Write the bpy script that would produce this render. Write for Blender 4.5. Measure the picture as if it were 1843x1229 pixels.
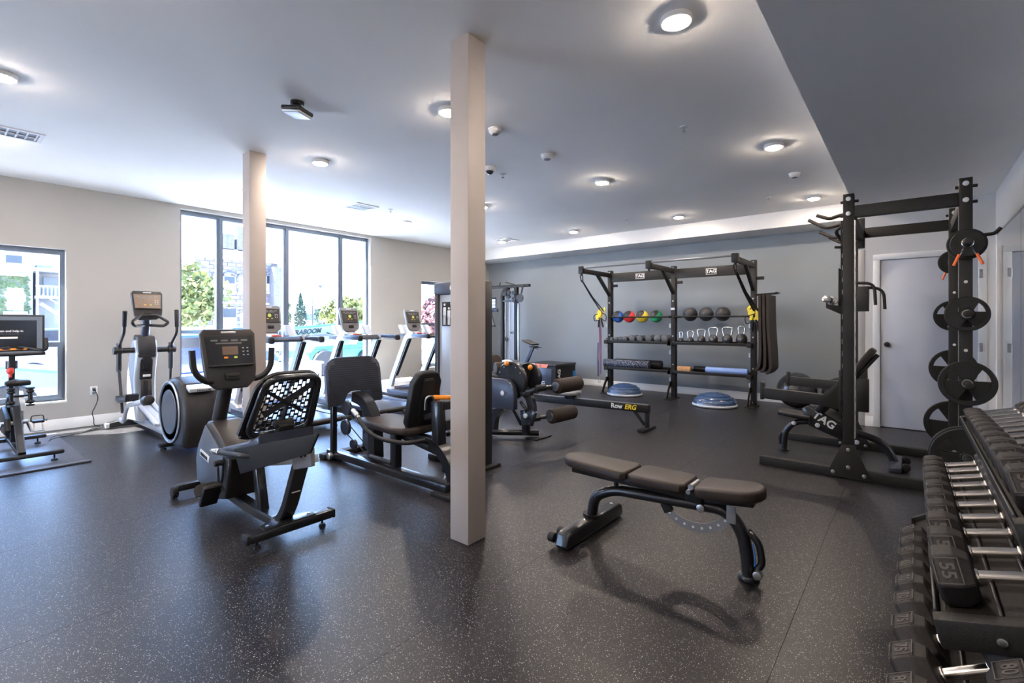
import bpy, bmesh, math, random
from mathutils import Vector, Matrix
random.seed(7)
S = bpy.context.scene
COL = S.collection
for o in list(bpy.data.objects): bpy.data.objects.remove(o)
RAD = math.radians

# ---------------------------------------------------------------- camera, sky, sun, exposure
cam_d = bpy.data.cameras.new('camera'); cam = bpy.data.objects.new('camera', cam_d); COL.objects.link(cam)
cam_d.sensor_width = 36; cam_d.lens = 877.0 / 1843 * 36; cam_d.shift_y = -32.65 / 1843
cam_d.clip_start = .05; cam_d.clip_end = 300
cam.location = (0, 0, 1.325); cam.rotation_euler = (RAD(90), 0, RAD(39.3))
S.camera = cam
S.view_settings.view_transform = 'Standard'; S.view_settings.look = 'None'
S.view_settings.gamma = 1; S.view_settings.use_curve_mapping = False
S.view_settings.exposure = 1.08
S.cycles.max_bounces = 8; S.cycles.diffuse_bounces = 5; S.cycles.glossy_bounces = 4
S.cycles.transparent_max_bounces = 12; S.cycles.sample_clamp_indirect = 6
S.cycles.caustics_reflective = False; S.cycles.caustics_refractive = False

w = bpy.data.worlds.new('sky'); S.world = w; w.use_nodes = True
nt = w.node_tree; nt.nodes.clear()
wo = nt.nodes.new('ShaderNodeOutputWorld'); bg = nt.nodes.new('ShaderNodeBackground')
tc = nt.nodes.new('ShaderNodeTexCoord'); sx = nt.nodes.new('ShaderNodeSeparateXYZ'); cr = nt.nodes.new('ShaderNodeValToRGB')
nt.links.new(tc.outputs['Generated'], sx.inputs[0]); nt.links.new(sx.outputs[2], cr.inputs[0])
cr.color_ramp.elements[0].position = 0.0; cr.color_ramp.elements[0].color = (.48, .68, 1, 1)
cr.color_ramp.elements[1].position = .7; cr.color_ramp.elements[1].color = (.20, .42, 1, 1)
nt.links.new(cr.outputs[0], bg.inputs[0]); bg.inputs[1].default_value = 7.5
nt.links.new(bg.outputs[0], wo.inputs[0])

sd = bpy.data.lights.new('sun', 'SUN'); so = bpy.data.objects.new('sun', sd); COL.objects.link(so)
sd.energy = 46; sd.angle = RAD(.6); sd.color = (1, .96, .88)
so.rotation_euler = Vector((.50, .60, -1)).to_track_quat('-Z', 'Y').to_euler(); so.location = (-12, -6, 12)
LAMP = 290      # radiance of the lamp diffusers

# ---------------------------------------------------------------- helpers
def V(*a): return Vector(a)

def fillet(pts, r, n=5):
    pts = [Vector(p) for p in pts]; out = [pts[0]]
    for i in range(1, len(pts) - 1):
        p, a, b = pts[i], pts[i-1] - pts[i], pts[i+1] - pts[i]
        rr = r[i] if isinstance(r, (list, tuple)) else r
        d = min(rr, a.length * .49, b.length * .49)
        s, e = p + a.normalized() * d, p + b.normalized() * d
        for k in range(n + 1):
            t = k / n; out.append(s * (1-t)**2 + p * 2 * t * (1-t) + e * t * t)
    out.append(pts[-1]); return out

class MB:
    def __init__(s): s.b = bmesh.new()
    def add(s, verts, faces):
        vs = [s.b.verts.new(v) for v in verts]
        for f in faces:
            try: s.b.faces.new([vs[i] for i in f])
            except ValueError: pass
        return vs
    def merge(s, tmp, M=None):
        if M is not None: bmesh.ops.transform(tmp, matrix=M, verts=tmp.verts)
        me = bpy.data.meshes.new('t'); tmp.to_mesh(me); tmp.free(); s.b.from_mesh(me); bpy.data.meshes.remove(me); return s
    def box(s, x0, x1, y0, y1, z0, z1, bev=0, seg=2, M=None):
        t = bmesh.new(); bmesh.ops.create_cube(t, size=1)
        bmesh.ops.transform(t, matrix=Matrix.Translation(((x0+x1)/2, (y0+y1)/2, (z0+z1)/2)) @ Matrix.Diagonal((abs(x1-x0), abs(y1-y0), abs(z1-z0), 1)), verts=t.verts)
        if bev: bmesh.ops.bevel(t, geom=t.edges[:], offset=min(bev, abs(x1-x0)*.49, abs(y1-y0)*.49, abs(z1-z0)*.49), segments=seg, profile=.5, affect='EDGES')
        return s.merge(t, M)
    def bar(s, p, q, w, h, bev=0, up=(0, 0, 1)):
        p, q = Vector(p), Vector(q); d = q - p; L = d.length; d.normalize(); u = Vector(up)
        if abs(d.dot(u)) > .98: u = Vector((1, 0, 0))
        y = u.cross(d).normalized(); z = d.cross(y)
        M = Matrix((d, y, z)).transposed().to_4x4(); M.translation = (p + q) / 2
        return s.box(-L/2, L/2, -w/2, w/2, -h/2, h/2, bev, M=M)
    def cyl(s, p, q, r, r2=None, n=16, bev=0):
        p, q = Vector(p), Vector(q); d = q - p; t = bmesh.new()
        bmesh.ops.create_cone(t, cap_ends=True, segments=n, radius1=r, radius2=r if r2 is None else r2, depth=d.length)
        if bev:
            ed = [e for e in t.edges if abs(e.verts[0].co.z - e.verts[1].co.z) < 1e-6]
            bmesh.ops.bevel(t, geom=ed, offset=bev, segments=2, profile=.5, affect='EDGES')
        M = d.to_track_quat('Z', 'Y').to_matrix().to_4x4(); M.translation = (p + q) / 2
        return s.merge(t, M)
    def sweep(s, pts, prof, closed=False, up=(0, 0, 1), cap=True, scale=None):
        pts = [Vector(p) for p in pts]; n = len(pts); m = len(prof); rings = []
        prev = None
        for i, p in enumerate(pts):
            if closed: t = (pts[(i+1) % n] - pts[i-1]).normalized()
            else: t = (pts[min(i+1, n-1)] - pts[max(i-1, 0)]).normalized()
            u = Vector(up) if prev is None else prev
            if abs(t.dot(u)) > .99: u = Vector((1, 0, 0)) if abs(t.x) < .9 else Vector((0, 1, 0))
            z = (u - t * t.dot(u)).normalized(); prev = z if not closed or True else None
            y = z.cross(t)
            k = scale[i] if scale else 1
            rings.append([s.b.verts.new(p + y * a * k + z * b * k) for a, b in prof])
        for i in range(n if closed else n - 1):
            A, B = rings[i], rings[(i+1) % n]
            for j in range(m):
                s.b.faces.new((A[j], A[(j+1) % m], B[(j+1) % m], B[j]))
        if cap and not closed:
            s.b.faces.new(rings[0][::-1]); s.b.faces.new(rings[-1])
        return s
    def tube(s, pts, r, n=10, closed=False, ry=None, scale=None, up=(0, 0, 1)):
        ry = ry or r
        return s.sweep(pts, [(r*math.cos(2*math.pi*i/n), ry*math.sin(2*math.pi*i/n)) for i in range(n)], closed, up, scale=scale)
    def rail(s, pts, w, h, up=(0, 0, 1), c=.15):
        a, b = w/2, h/2; k = min(w, h) * c
        return s.sweep(pts, [(-a+k, -b), (a-k, -b), (a, -b+k), (a, b-k), (a-k, b), (-a+k, b), (-a, b-k), (-a, -b+k)], up=up)
    def prism(s, poly, ax, a, b, bev=0, seg=2, M=None):
        t = bmesh.new()
        def P(u, v, c): return {'x': (c, u, v), 'y': (u, c, v), 'z': (u, v, c)}[ax]
        A = [t.verts.new(P(u, v, a)) for u, v in poly]; B = [t.verts.new(P(u, v, b)) for u, v in poly]
        n = len(poly); t.faces.new(A); t.faces.new(B[::-1])
        for i in range(n): t.faces.new((A[i], A[(i+1) % n], B[(i+1) % n], B[i]))
        bmesh.ops.recalc_face_normals(t, faces=t.faces)
        if bev:
            ed = [e for e in t.edges if (e.verts[0] in A) == (e.verts[1] in A)]
            bmesh.ops.bevel(t, geom=ed, offset=bev, segments=seg, profile=.5, affect='EDGES')
        return s.merge(t, M)
    def lathe(s, prof, c=(0, 0, 0), ax='z', n=24):
        c = Vector(c); rings = []
        for r, h in prof:
            ring = []
            for i in range(n):
                a = 2*math.pi*i/n; u, v = r*math.cos(a), r*math.sin(a)
                ring.append(s.b.verts.new(c + Vector({'z': (u, v, h), 'x': (h, u, v), 'y': (u, h, v)}[ax])))
            rings.append(ring)
        for A, B in zip(rings, rings[1:]):
            for i in range(n): s.b.faces.new((A[i], A[(i+1) % n], B[(i+1) % n], B[i]))
        for ring in (rings[0][::-1], rings[-1]):
            s.b.faces.new(ring)
        return s
    def ell(s, c, rx, ry, rz, n=24, m=14, M=None):
        t = bmesh.new(); bmesh.ops.create_uvsphere(t, u_segments=n, v_segments=m, radius=1)
        bmesh.ops.transform(t, matrix=Matrix.Translation(c) @ Matrix.Diagonal((rx, ry, rz, 1)), verts=t.verts)
        return s.merge(t, M)

def wloc(o):
    v = Vector((0, 0, 0))
    while o: v += o.location; o = o.parent
    return v

def obj(name, mb, m, parent=None, label=None, sharp=38, kind=None):
    """link one mesh object; the mesh is drawn in world coordinates, then moved to its parent's frame"""
    bmesh.ops.remove_doubles(mb.b, verts=mb.b.verts, dist=1e-6)
    bmesh.ops.recalc_face_normals(mb.b, faces=mb.b.faces)
    if parent is not None: bmesh.ops.translate(mb.b, verts=mb.b.verts, vec=-wloc(parent))
    me = bpy.data.meshes.new(name); mb.b.to_mesh(me); mb.b.free()
    me.polygons.foreach_set('use_smooth', [True] * len(me.polygons)); me.set_sharp_from_angle(angle=RAD(sharp))
    if m: me.materials.append(m)
    o = bpy.data.objects.new(name, me); COL.objects.link(o)
    if parent is not None: o.parent = parent
    if label: o['label'] = label
    if kind: o['kind'] = kind
    return o

def tag(o, label, cat, group=None):
    o['label'] = label; o['category'] = cat
    if group: o['group'] = group
    return o
def thing(name, label, cat, loc=(0, 0, 0), group=None):
    o = bpy.data.objects.new(name, None); COL.objects.link(o); o.location = loc; o.empty_display_size = .1
    return tag(o, label, cat, group)
def solo(name, mb, m, label, cat, group=None, **k): return tag(obj(name, mb, m, **k), label, cat, group)
def struct(name, mb, m, parent=None):
    o = obj(name, mb, m, parent)
    if parent is None: o['kind'] = 'structure'
    return o
def sroot(name, loc):
    o = bpy.data.objects.new(name, None); COL.objects.link(o); o.location = loc; o['kind'] = 'structure'; return o
def kids(o, _c={}): return [c for c in bpy.data.objects if c.parent == o]
def dup(root, loc=None, rot=None, label=None, group=None):
    def cp(o, par, ch):
        c = o.copy(); COL.objects.link(c); c.parent = par
        for k in ch.get(o.name, []): cp(k, c, ch)
        return c
    ch = {}
    for o in bpy.data.objects:
        if o.parent: ch.setdefault(o.parent.name, []).append(o)
    r = cp(root, root.parent, ch)
    if loc is not None: r.location = loc
    if rot is not None: r.rotation_euler = rot
    if label: r['label'] = label
    if group: r['group'] = group
    return r

def text(name, s, size, m, parent, loc, right, up, ext=.002, ax='CENTER', bold=0.0, sx=1, shear=0):
    c = bpy.data.curves.new('t', 'FONT'); c.body = s; c.size = size; c.extrude = ext; c.align_x = ax; c.align_y = 'CENTER'; c.offset = bold; c.resolution_u = 3; c.shear = shear
    o = bpy.data.objects.new('t', c); me = bpy.data.meshes.new_from_object(o)
    bpy.data.objects.remove(o); bpy.data.curves.remove(c)
    r = Vector(right).normalized(); u = Vector(up).normalized(); n = r.cross(u)
    M = Matrix((r * sx, u, n)).transposed().to_4x4(); M.translation = Vector(loc) - (wloc(parent) if parent else Vector())
    me.transform(M); me.name = name; me.materials.append(m)
    o = bpy.data.objects.new(name, me); COL.objects.link(o)
    if parent is not None: o.parent = parent
    return o

# ---------------------------------------------------------------- materials
def pm(name, col, rough=.5, metal=0, var=.06, scale=8, bump=0, bscale=200, coat=0, spec=.5, emit=None, es=0):
    m = bpy.data.materials.new(name); m.use_nodes = True; t = m.node_tree; N = t.nodes; L = t.links
    p = N['Principled BSDF']
    p.inputs['Roughness'].default_value = rough; p.inputs['Metallic'].default_value = metal
    p.inputs['Specular IOR Level'].default_value = spec; p.inputs['Coat Weight'].default_value = coat
    co = N.new('ShaderNodeTexCoord')
    nz = N.new('ShaderNodeTexNoise'); nz.inputs['Scale'].default_value = scale; nz.inputs['Detail'].default_value = 4
    L.new(co.outputs['Object'], nz.inputs['Vector'])
    r = N.new('ShaderNodeValToRGB')
    r.color_ramp.elements[0].position = .3; r.color_ramp.elements[1].position = .7
    r.color_ramp.elements[0].color = tuple(c * (1-var) for c in col) + (1,)
    r.color_ramp.elements[1].color = tuple(min(1, c * (1+var)) for c in col) + (1,)
    L.new(nz.outputs['Fac'], r.inputs[0]); L.new(r.outputs[0], p.inputs['Base Color'])
    if bump:
        n2 = N.new('ShaderNodeTexNoise'); n2.inputs['Scale'].default_value = bscale; n2.inputs['Detail'].default_value = 2
        b = N.new('ShaderNodeBump'); b.inputs['Strength'].default_value = bump; b.inputs['Distance'].default_value = .002
        L.new(co.outputs['Object'], n2.inputs['Vector']); L.new(n2.outputs['Fac'], b.inputs['Height']); L.new(b.outputs[0], p.inputs['Normal'])
    if emit:
        p.inputs['Emission Color'].default_value = tuple(emit) + (1,); p.inputs['Emission Strength'].default_value = es
    return m
def voro(m, scale, thr, col, prob=.5, coord='Object', keep=None):
    """scatter flecks of another colour over a material"""
    t = m.node_tree; N = t.nodes; L = t.links; p = N['Principled BSDF']
    base = p.inputs['Base Color'].links[0].from_socket
    co = N.new('ShaderNodeTexCoord'); v = N.new('ShaderNodeTexVoronoi'); v.inputs['Scale'].default_value = scale
    L.new(co.outputs[coord], v.inputs['Vector'])
    lt = N.new('ShaderNodeMath'); lt.operation = 'LESS_THAN'; lt.inputs[1].default_value = thr; L.new(v.outputs['Distance'], lt.inputs[0])
    sp = N.new('ShaderNodeSeparateColor'); L.new(v.outputs['Color'], sp.inputs[0])
    g = N.new('ShaderNodeMath'); g.operation = 'LESS_THAN'; g.inputs[1].default_value = prob; L.new(sp.outputs[0], g.inputs[0])
    mu = N.new('ShaderNodeMath'); mu.operation = 'MULTIPLY'; L.new(lt.outputs[0], mu.inputs[0]); L.new(g.outputs[0], mu.inputs[1])
    mx = N.new('ShaderNodeMix'); mx.data_type = 'RGBA'; L.new(mu.outputs[0], mx.inputs[0]); L.new(base, mx.inputs[6]); mx.inputs[7].default_value = tuple(col) + (1,)
    L.new(mx.outputs[2], p.inputs['Base Color']); return m

M = {}
M['wall'] = pm('wall_paint', (.395, .38, .355), .75, var=.015, scale=2, bump=.15, bscale=350)
M['ceil'] = pm('ceiling_paint', (.94, .915, .87), .85, var=.015, scale=1.5, bump=.25, bscale=260)
M['wall2'] = pm('light_wall_paint', (.70, .68, .655), .75, var=.015, scale=2, bump=.15, bscale=350)
M['blue'] = pm('blue_grey_paint', (.235, .262, .288), .6, var=.03, scale=1.2, bump=.15, bscale=350)
M['trim'] = pm('white_trim_paint', (.74, .74, .73), .4, var=.01)
M['door'] = pm('door_paint', (.54, .56, .62), .4, var=.01)
M['floor'] = pm('rubber_floor', (.0046, .0040, .0064), .35, var=.35, scale=.9, bump=.22, bscale=420, spec=.42)
voro(M['floor'], 160, .29, (.42, .40, .43), .16); voro(M['floor'], 290, .30, (.30, .27, .26), .20); voro(M['floor'], 110, .20, (.50, .45, .40), .06)
M['black'] = pm('black_powder_coat', (.010, .010, .011), .5, var=.15, scale=30, bump=.25, bscale=700, spec=.32)
M['rack'] = pm('textured_black_steel', (.014, .013, .012), .5, var=.35, scale=160, bump=.5, bscale=500, spec=.32)
M['char'] = pm('charcoal_paint', (.026, .027, .031), .35, metal=.3, var=.1)
M['slate'] = pm('slate_blue_metal', (.055, .065, .095), .3, metal=.4, var=.06)
M['frame'] = pm('dark_machine_frame', (.016, .017, .021), .28, metal=.35, var=.1, coat=.3)
M['plastic'] = pm('dark_grey_plastic', (.026, .024, .025), .38, var=.1, bump=.2, bscale=600, spec=.32)
M['mid'] = pm('mid_grey_plastic', (.17, .175, .19), .4, var=.05)
M['panel'] = pm('grey_side_panel', (.09, .105, .135), .38, metal=.3, var=.05)
M['silver'] = pm('silver_paint', (.46, .50, .56), .3, metal=.35, var=.03)
M['lsilver'] = pm('light_silver_paint', (.62, .65, .69), .3, metal=.2, var=.03)
M['chrome'] = pm('chrome', (.75, .72, .69), .16, metal=1, var=.02)
M['steel'] = pm('brushed_steel', (.45, .45, .46), .32, metal=1, var=.08, scale=40)
M['vinyl'] = pm('dark_vinyl', (.030, .022, .019), .42, var=.15, scale=60, bump=.3, bscale=500, spec=.32)
M['vinylb'] = pm('black_vinyl', (.010, .010, .012), .45, var=.15, scale=60, bump=.4, bscale=400, spec=.32)
M['foam'] = pm('brown_black_foam', (.028, .020, .016), .6, var=.2, scale=60, bump=.4, bscale=300, spec=.32)
M['rubber'] = pm('black_rubber', (.010, .010, .012), .6, var=.2, scale=40, bump=.5, bscale=350, spec=.32)
M['hex'] = pm('rubber_hex_head', (.022, .019, .019), .5, var=.25, scale=60, bump=.6, bscale=420, spec=.32)
M['iron'] = pm('cast_iron', (.012, .0125, .012), .45, var=.25, scale=60, bump=.5, bscale=300, spec=.32)
M['glass_dark'] = pm('dark_display', (.015, .017, .022), .15, var=.05)
M['lcd'] = pm('lcd_brown', (.16, .11, .08), .3, var=.1)
M['white'] = pm('white_print', (.80, .80, .80), .5, var=.01)
M['orange'] = pm('orange_plastic', (.90, .30, .03), .4, var=.05)
M['yellow'] = pm('yellow', (.80, .62, .03), .45, var=.08)
M['red'] = pm('red_plastic', (.62, .05, .03), .4, var=.08)
M['rope'] = pm('purple_band', (.22, .10, .26), .6, var=.2)
M['bosu'] = pm('blue_vinyl_dome', (.045, .085, .18), .25, var=.08, coat=.3)
M['bosub'] = pm('grey_dome_base', (.40, .44, .50), .4, var=.05)
M['ballg'] = pm('dark_gym_ball', (.035, .037, .042), .25, var=.08, coat=.2)
M['cork'] = pm('cork', (.50, .27, .12), .7, var=.25, scale=90)
M['blueroll'] = pm('light_blue_foam', (.22, .35, .70), .6, var=.05)
M['speck'] = voro(pm('speckled_foam', (.018, .02, .03), .6, var=.2), 90, .4, (.35, .42, .62), .5)
M['kb'] = pm('kettlebell_iron', (.03, .03, .034), .35, var=.15, coat=.3)
M['mirror'] = pm('mirror_silver', (.86, .88, .88), .015, metal=1, var=.0)
M['wframe'] = pm('glare_tinted_frame', (.12, .15, .20), .35, metal=.3, var=.05)  # blue-grey glare of the daylight is mixed into the frame colour
M['screen'] = pm('lit_screen', (.02, .02, .025), .2, emit=(.22, .25, .30), es=.35)
M['glow'] = pm('green_yellow_led', (.1, .12, .02), .3, emit=(.70, .80, .12), es=.35)
M['lamp'] = pm('lamp_diffuser', (.9, .85, .8), .5, emit=(1, .84, .70), es=LAMP)
M['mat'] = voro(pm('ribbed_mat', (.06, .065, .085), .35, var=.1), 60, .2, (.2, .22, .28), .3)

def glass():
    m = bpy.data.materials.new('window_glass'); m.use_nodes = True; t = m.node_tree; t.nodes.clear()
    o = t.nodes.new('ShaderNodeOutputMaterial'); mx = t.nodes.new('ShaderNodeMixShader'); tr = t.nodes.new('ShaderNodeBsdfTransparent'); g = t.nodes.new('ShaderNodeBsdfGlossy')
    lw = t.nodes.new('ShaderNodeLayerWeight'); lw.inputs[0].default_value = .5
    pw = t.nodes.new('ShaderNodeMath'); pw.operation = 'POWER'; pw.inputs[1].default_value = 4; t.links.new(lw.outputs['Facing'], pw.inputs[0])
    f = t.nodes.new('ShaderNodeMath'); f.operation = 'MULTIPLY_ADD'; f.inputs[1].default_value = .35; f.inputs[2].default_value = .02; t.links.new(pw.outputs[0], f.inputs[0])
    tr.inputs[0].default_value = (.96, .98, .98, 1); g.inputs['Roughness'].default_value = .02
    t.links.new(f.outputs[0], mx.inputs[0]); t.links.new(tr.outputs[0], mx.inputs[1]); t.links.new(g.outputs[0], mx.inputs[2]); t.links.new(mx.outputs[0], o.inputs[0])
    return m
M['glass'] = glass()

# ---------------------------------------------------------------- room
H, XL, XR, YB, YD, ZS = 3.057, -8.24, .75, 9.154, 7.8, 2.816
YF = -3.2
fl = sroot('floor', (XL, YF, 0))
obj('subfloor', MB().box(XL-.3, XR+.2, YF-.2, YB+.2, -.12, -.004), M['floor'], fl)
xe = sorted([-2.85 - 1.22*k for k in range(5)] + [-1.63, -.41] + [XL-.02, XR+.02])
for a, b in zip(xe, xe[1:]):      # rubber rolls laid side by side
    if b - a > .05: obj('rubber_roll', MB().box(a+.0006, b-.0006, YF-.05, YB+.05, -.003, 0, .0005, 1), M['floor'], fl)
struct('ceiling', MB().box(XL-.3, XR+.2, YF-.2, YB+.2, H, H+.15), M['ceil'])
struct('trim_1', MB().box(XL, -.554, 8.484, YB, ZS, H+.01), M['trim'])            # dropped beam along the back wall
struct('ceiling_bulkhead', MB().box(-.554, XR+.05, YF, 8.484, ZS, H+.01), M['ceil'])
# window wall with three openings
OPEN = [(.17, 1.193, .35, 2.256), (2.434, 5.667, .07, 3.0), (6.958, 7.98, .35, 2.256)]
wl = MB(); T = .26
ys = YF
for a, b, z0, z1 in OPEN:
    wl.box(XL-T, XL, ys, a, 0, H); wl.box(XL-T, XL, a, b, 0, z0); wl.box(XL-T, XL, a, b, z1, H); ys = b
wl.box(XL-T, XL, ys, YB, 0, H)
struct('wall_left', wl, M['wall'])
struct('wall_back', MB().box(XL-T, -.46, YB, YB+.15, 0, H), M['blue'])
wd = MB()
DX0, DX1 = -.304, .606
wd.box(-.46, DX0-.0, YD, YB+.1, 0, H); wd.box(DX1, XR+.2, YD, YD+.15, 0, H); wd.box(DX0, DX1, YD, YD+.15, 2.134, H)
wd.box(DX0, DX1, YD+.09, YD+.15, 0, 2.134)
struct('wall_door', wd, M['wall2'])
struct('wall_right', MB().box(XR, XR+.15, YF, YD+.1, 0, H), M['wall2'])
wf = MB(); fx = XL-T
FILL_OPEN = [(-7.9, -4.2)]  # invented opening, kept low so daylight off the ground reaches the ceiling
for a, b in FILL_OPEN:
    wf.box(fx, a, YF-.15, YF, 0, H); wf.box(a, b, YF-.15, YF, 0, .1); wf.box(a, b, YF-.15, YF, 1.35, H); fx = b
wf.box(fx, XR+.2, YF-.15, YF, 0, H)
struct('wall_front', wf, M['wall'])
struct('trim_2', MB().box(-.53, -.46, YD-.005, YB, 0, 2.283, .004), M['wall'])       # corner post

def skirting(name, p, q, n):
    """profiled board running from p to q, n = direction into the room"""
    a, b, n = Vector(p), Vector(q), Vector(n)
    prof = [(0, 0), (.016, 0), (.016, .095), (.010, .105), (.010, .118), (.004, .13), (0, .13)]
    mb = MB(); A = [mb.b.verts.new(a + n*u + Vector((0, 0, v))) for u, v in prof]; B = [mb.b.verts.new(b + n*u + Vector((0, 0, v))) for u, v in prof]
    for i in range(len(prof)): j = (i+1) % len(prof); mb.b.faces.new((A[i], A[j], B[j], B[i]))
    mb.b.faces.new(A); mb.b.faces.new(B[::-1])
    struct(name, mb, M['trim'])
skirting('baseboard_left', (XL, YF, 0), (XL, 2.3, 0), (1, 0, 0))
skirting('baseboard_left', (XL, 5.74, 0), (XL, YB, 0), (1, 0, 0))
skirting('baseboard_back', (XL, YB, 0), (-.47, YB, 0), (0, -1, 0))
skirting('baseboard_door', (-.46, YD, 0), (-.374, YD, 0), (0, -1, 0))
skirting('baseboard_right', (XR, YF, 0), (XR, YD, 0), (-1, 0, 0))

# door
d = sroot('door_1', ((DX0+DX1)/2, YD, 0))
obj('door_leaf', MB().box(DX0+.004, DX1-.004, YD+.02, YD+.06, .008, 2.13, .002), M['door'], d)
cs = MB()
for x0, x1, z0, z1 in ((DX0-.07, DX0, 0, 2.134), (DX1, DX1+.07, 0, 2.134), (DX0-.07, DX1+.07, 2.134, 2.204)):
    cs.box(x0, x1, YD-.014, YD+.01, z0, z1, .003)
cs.box(DX0-.012, DX0+.002, YD-.004, YD+.04, 0, 2.13); cs.box(DX1-.002, DX1+.012, YD-.004, YD+.04, 0, 2.13)
obj('door_casing', cs, M['trim'], d)
obj('door_knob', MB().cyl((-.235, YD+.02, 1.056), (-.235, YD+.005, 1.056), .032, n=20).cyl((-.235, YD+.01, 1.056), (-.235, YD-.03, 1.056), .012).lathe([(.0, -.065), (.018, -.063), (.027, -.05), (.027, -.04), (.015, -.03)], (-.235, YD, 1.056), 'y', 20), M['black'], d)
obj('strike_plate', MB().box(DX0-.012, DX0+.006, YD-.006, YD+.01, 1.0, 1.11), M['steel'], d)
for z in (.25, 1.047, 1.9):
    obj('hinge', MB().cyl((DX1+.004, YD-.012, z-.05), (DX1+.004, YD-.012, z+.05), .009).box(DX1-.005, DX1+.035, YD-.018, YD-.012, z-.05, z+.05), M['steel'], d)

# mirror on the right wall
mr = thing('wall_mirror', 'tall frameless mirror panels covering the wall behind the dumbbell rack', 'mirror', (XR, 5, 0))
for y0, y1 in ((6.095, 7.62), (4.56, 6.085), (3.025, 4.55), (1.49, 3.015), (-.045, 1.48)):
    obj('mirror_panel', MB().box(XR-.008, XR-.001, y0, y1, .35, 2.31), M['mirror'], mr)
obj('top_channel', MB().box(XR-.014, XR-.001, -.05, 7.62, 2.31, 2.325), M['steel'], mr)

# windows
def window(n, a, b, z0, z1, mull=(), rail=None):
    w = sroot('window_%d' % n, (XL, (a+b)/2, z0)); x0, x1 = XL-.17, XL-.10; f = .045
    fr = MB().box(x0, x1, a, a+f, z0, z1).box(x0, x1, b-f, b, z0, z1).box(x0, x1, a+f, b-f, z0, z0+f).box(x0, x1, a+f, b-f, z1-f-.02, z1)
    obj('window_frame', fr, M['wframe'], w)
    sill = MB().box(XL-.1, XL+.002, a-.01, b+.01, z0-.02, z0+.003, .002); obj('window_sill', sill, M['trim'], w)
    es = [a] + list(mull) + [b]
    for m_ in mull:
        obj('mullion', MB().box(x0, x1, m_-.045, m_-.008, z0+f, z1-f).box(x0-.01, x1+.01, m_-.008, m_+.045, z0+f, z1-f), M['wframe'], w)
    for p, q in zip(es, es[1:]):
        obj('pane', MB().box(x0+.03, x0+.036, p+.03, q-.03, z0+.03, z1-.03), M['glass'], w)
    if rail:
        obj('meeting_rail', MB().box(x0+.01, x1+.025, a+.03, b-.03, rail-.03, rail+.03), M['wframe'], w)
        obj('lower_sash', MB().box(x1-.01, x1+.03, a+.03, a+.07, z0+.03, rail).box(x1-.01, x1+.03, b-.07, b-.03, z0+.03, rail).box(x1-.01, x1+.03, a+.07, b-.07, z0+.03, z0+.08), M['wframe'], w)
window(1, *OPEN[0], rail=1.06)
window(2, *OPEN[1], mull=(2.99, 4.035, 5.07))
window(3, *OPEN[2], rail=1.3)

for n_, (a, b) in enumerate(FILL_OPEN):      # unseen window added behind the viewpoint to brighten the near ceiling
    w_ = sroot('window_%d' % (4+n_), ((a+b)/2, YF, .1))
    fr = MB().box(a, b, YF-.12, YF-.06, .1, .15).box(a, b, YF-.12, YF-.06, 1.30, 1.35)
    for x in (a, (a+b)/2, b-.05): fr.box(x, x+.05, YF-.12, YF-.06, .1, 1.35)
    obj('window_frame', fr, M['wframe'], w_); obj('pane', MB().box(a, b, YF-.095, YF-.09, .1, 1.35), M['glass'], w_)

# columns
for (cx, cy, ww), lab in (((-2.115, 2.155, .155), 'square cream column standing behind the foreground, nearest the flat bench'), ((-5.20, 2.19, .165), 'square cream column standing in front of the big window')):
    solo('support_column', MB().box(cx-ww/2, cx+ww/2, cy-ww/2, cy+ww/2, 0, H, .006), pm('column_paint', (.43, .385, .36), .55, var=.02), lab, 'column')

# ceiling fittings
GX = (-1.03, -2.90, -4.88, -6.64); GY = (-1.9, .37, 2.73, 5.27, 7.78)
lab_x = {-1.03: 'nearest the lowered ceiling', -2.90: 'two lines from the lowered ceiling', -4.88: 'three lines from the lowered ceiling', -6.64: 'beside the window wall'}
lab_y = {-1.9: 'behind the viewpoint', .37: 'at the near end', 2.73: 'level with the cream columns', 5.27: 'level with the black rack', 7.78: 'close to the back beam'}
lamp = thing('ceiling_light', 'round ceiling light ' + lab_x[-1.03] + ', ' + lab_y[2.73], 'ceiling light', (0, 0, 0), 'round flush ceiling lights')
obj('rim', MB().lathe([(.069, H), (.085, H), (.088, H-.012), (.084, H-.028), (.075, H-.031), (.069, H-.029)], n=32), M['trim'], lamp)
obj('diffuser', MB().lathe([(.001, H-.044), (.040, H-.043), (.060, H-.038), (.070, H-.030), (.070, H-.018)], n=16), M['lamp'], lamp)
lamp.location = (-1.03, 2.73, 0)
for x in GX:
    for y in GY:
        if (x, y) != (-1.03, 2.73): dup(lamp, (x, y, 0), label='round ceiling light ' + lab_x[x] + ', ' + lab_y[y])

def detector(x, y, r, lab, name='smoke_detector'):
    t = thing(name, lab, 'smoke detector', (x, y, H))
    obj('base_plate', MB().cyl((x, y, H), (x, y, H-.012), r, n=28), M['trim'], t)
    obj('sensor_cap', MB().lathe([(r*.9, H-.012), (r*.88, H-.03), (r*.6, H-.045), (r*.3, H-.05), (.001, H-.05)], (x, y, 0), n=28), M['trim'], t)
    obj('vent_ring', MB().lathe([(r*.5, H-.047), (r*.45, H-.053), (r*.2, H-.054), (.001, H-.054)], (x, y, 0), n=20), M['mid'], t)
detector(-2.867, 3.264, .062, 'white domed ceiling sensor just past the near column')
detector(-2.891, 4.104, .068, 'white smoke detector in the middle of the ceiling')
detector(-1.039, 6.42, .062, 'white smoke detector near the lowered ceiling and the back beam')
t = thing('dome_camera', 'white dome security camera with black dome on the ceiling', 'camera', (-3.616, 4.024, H))
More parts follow.
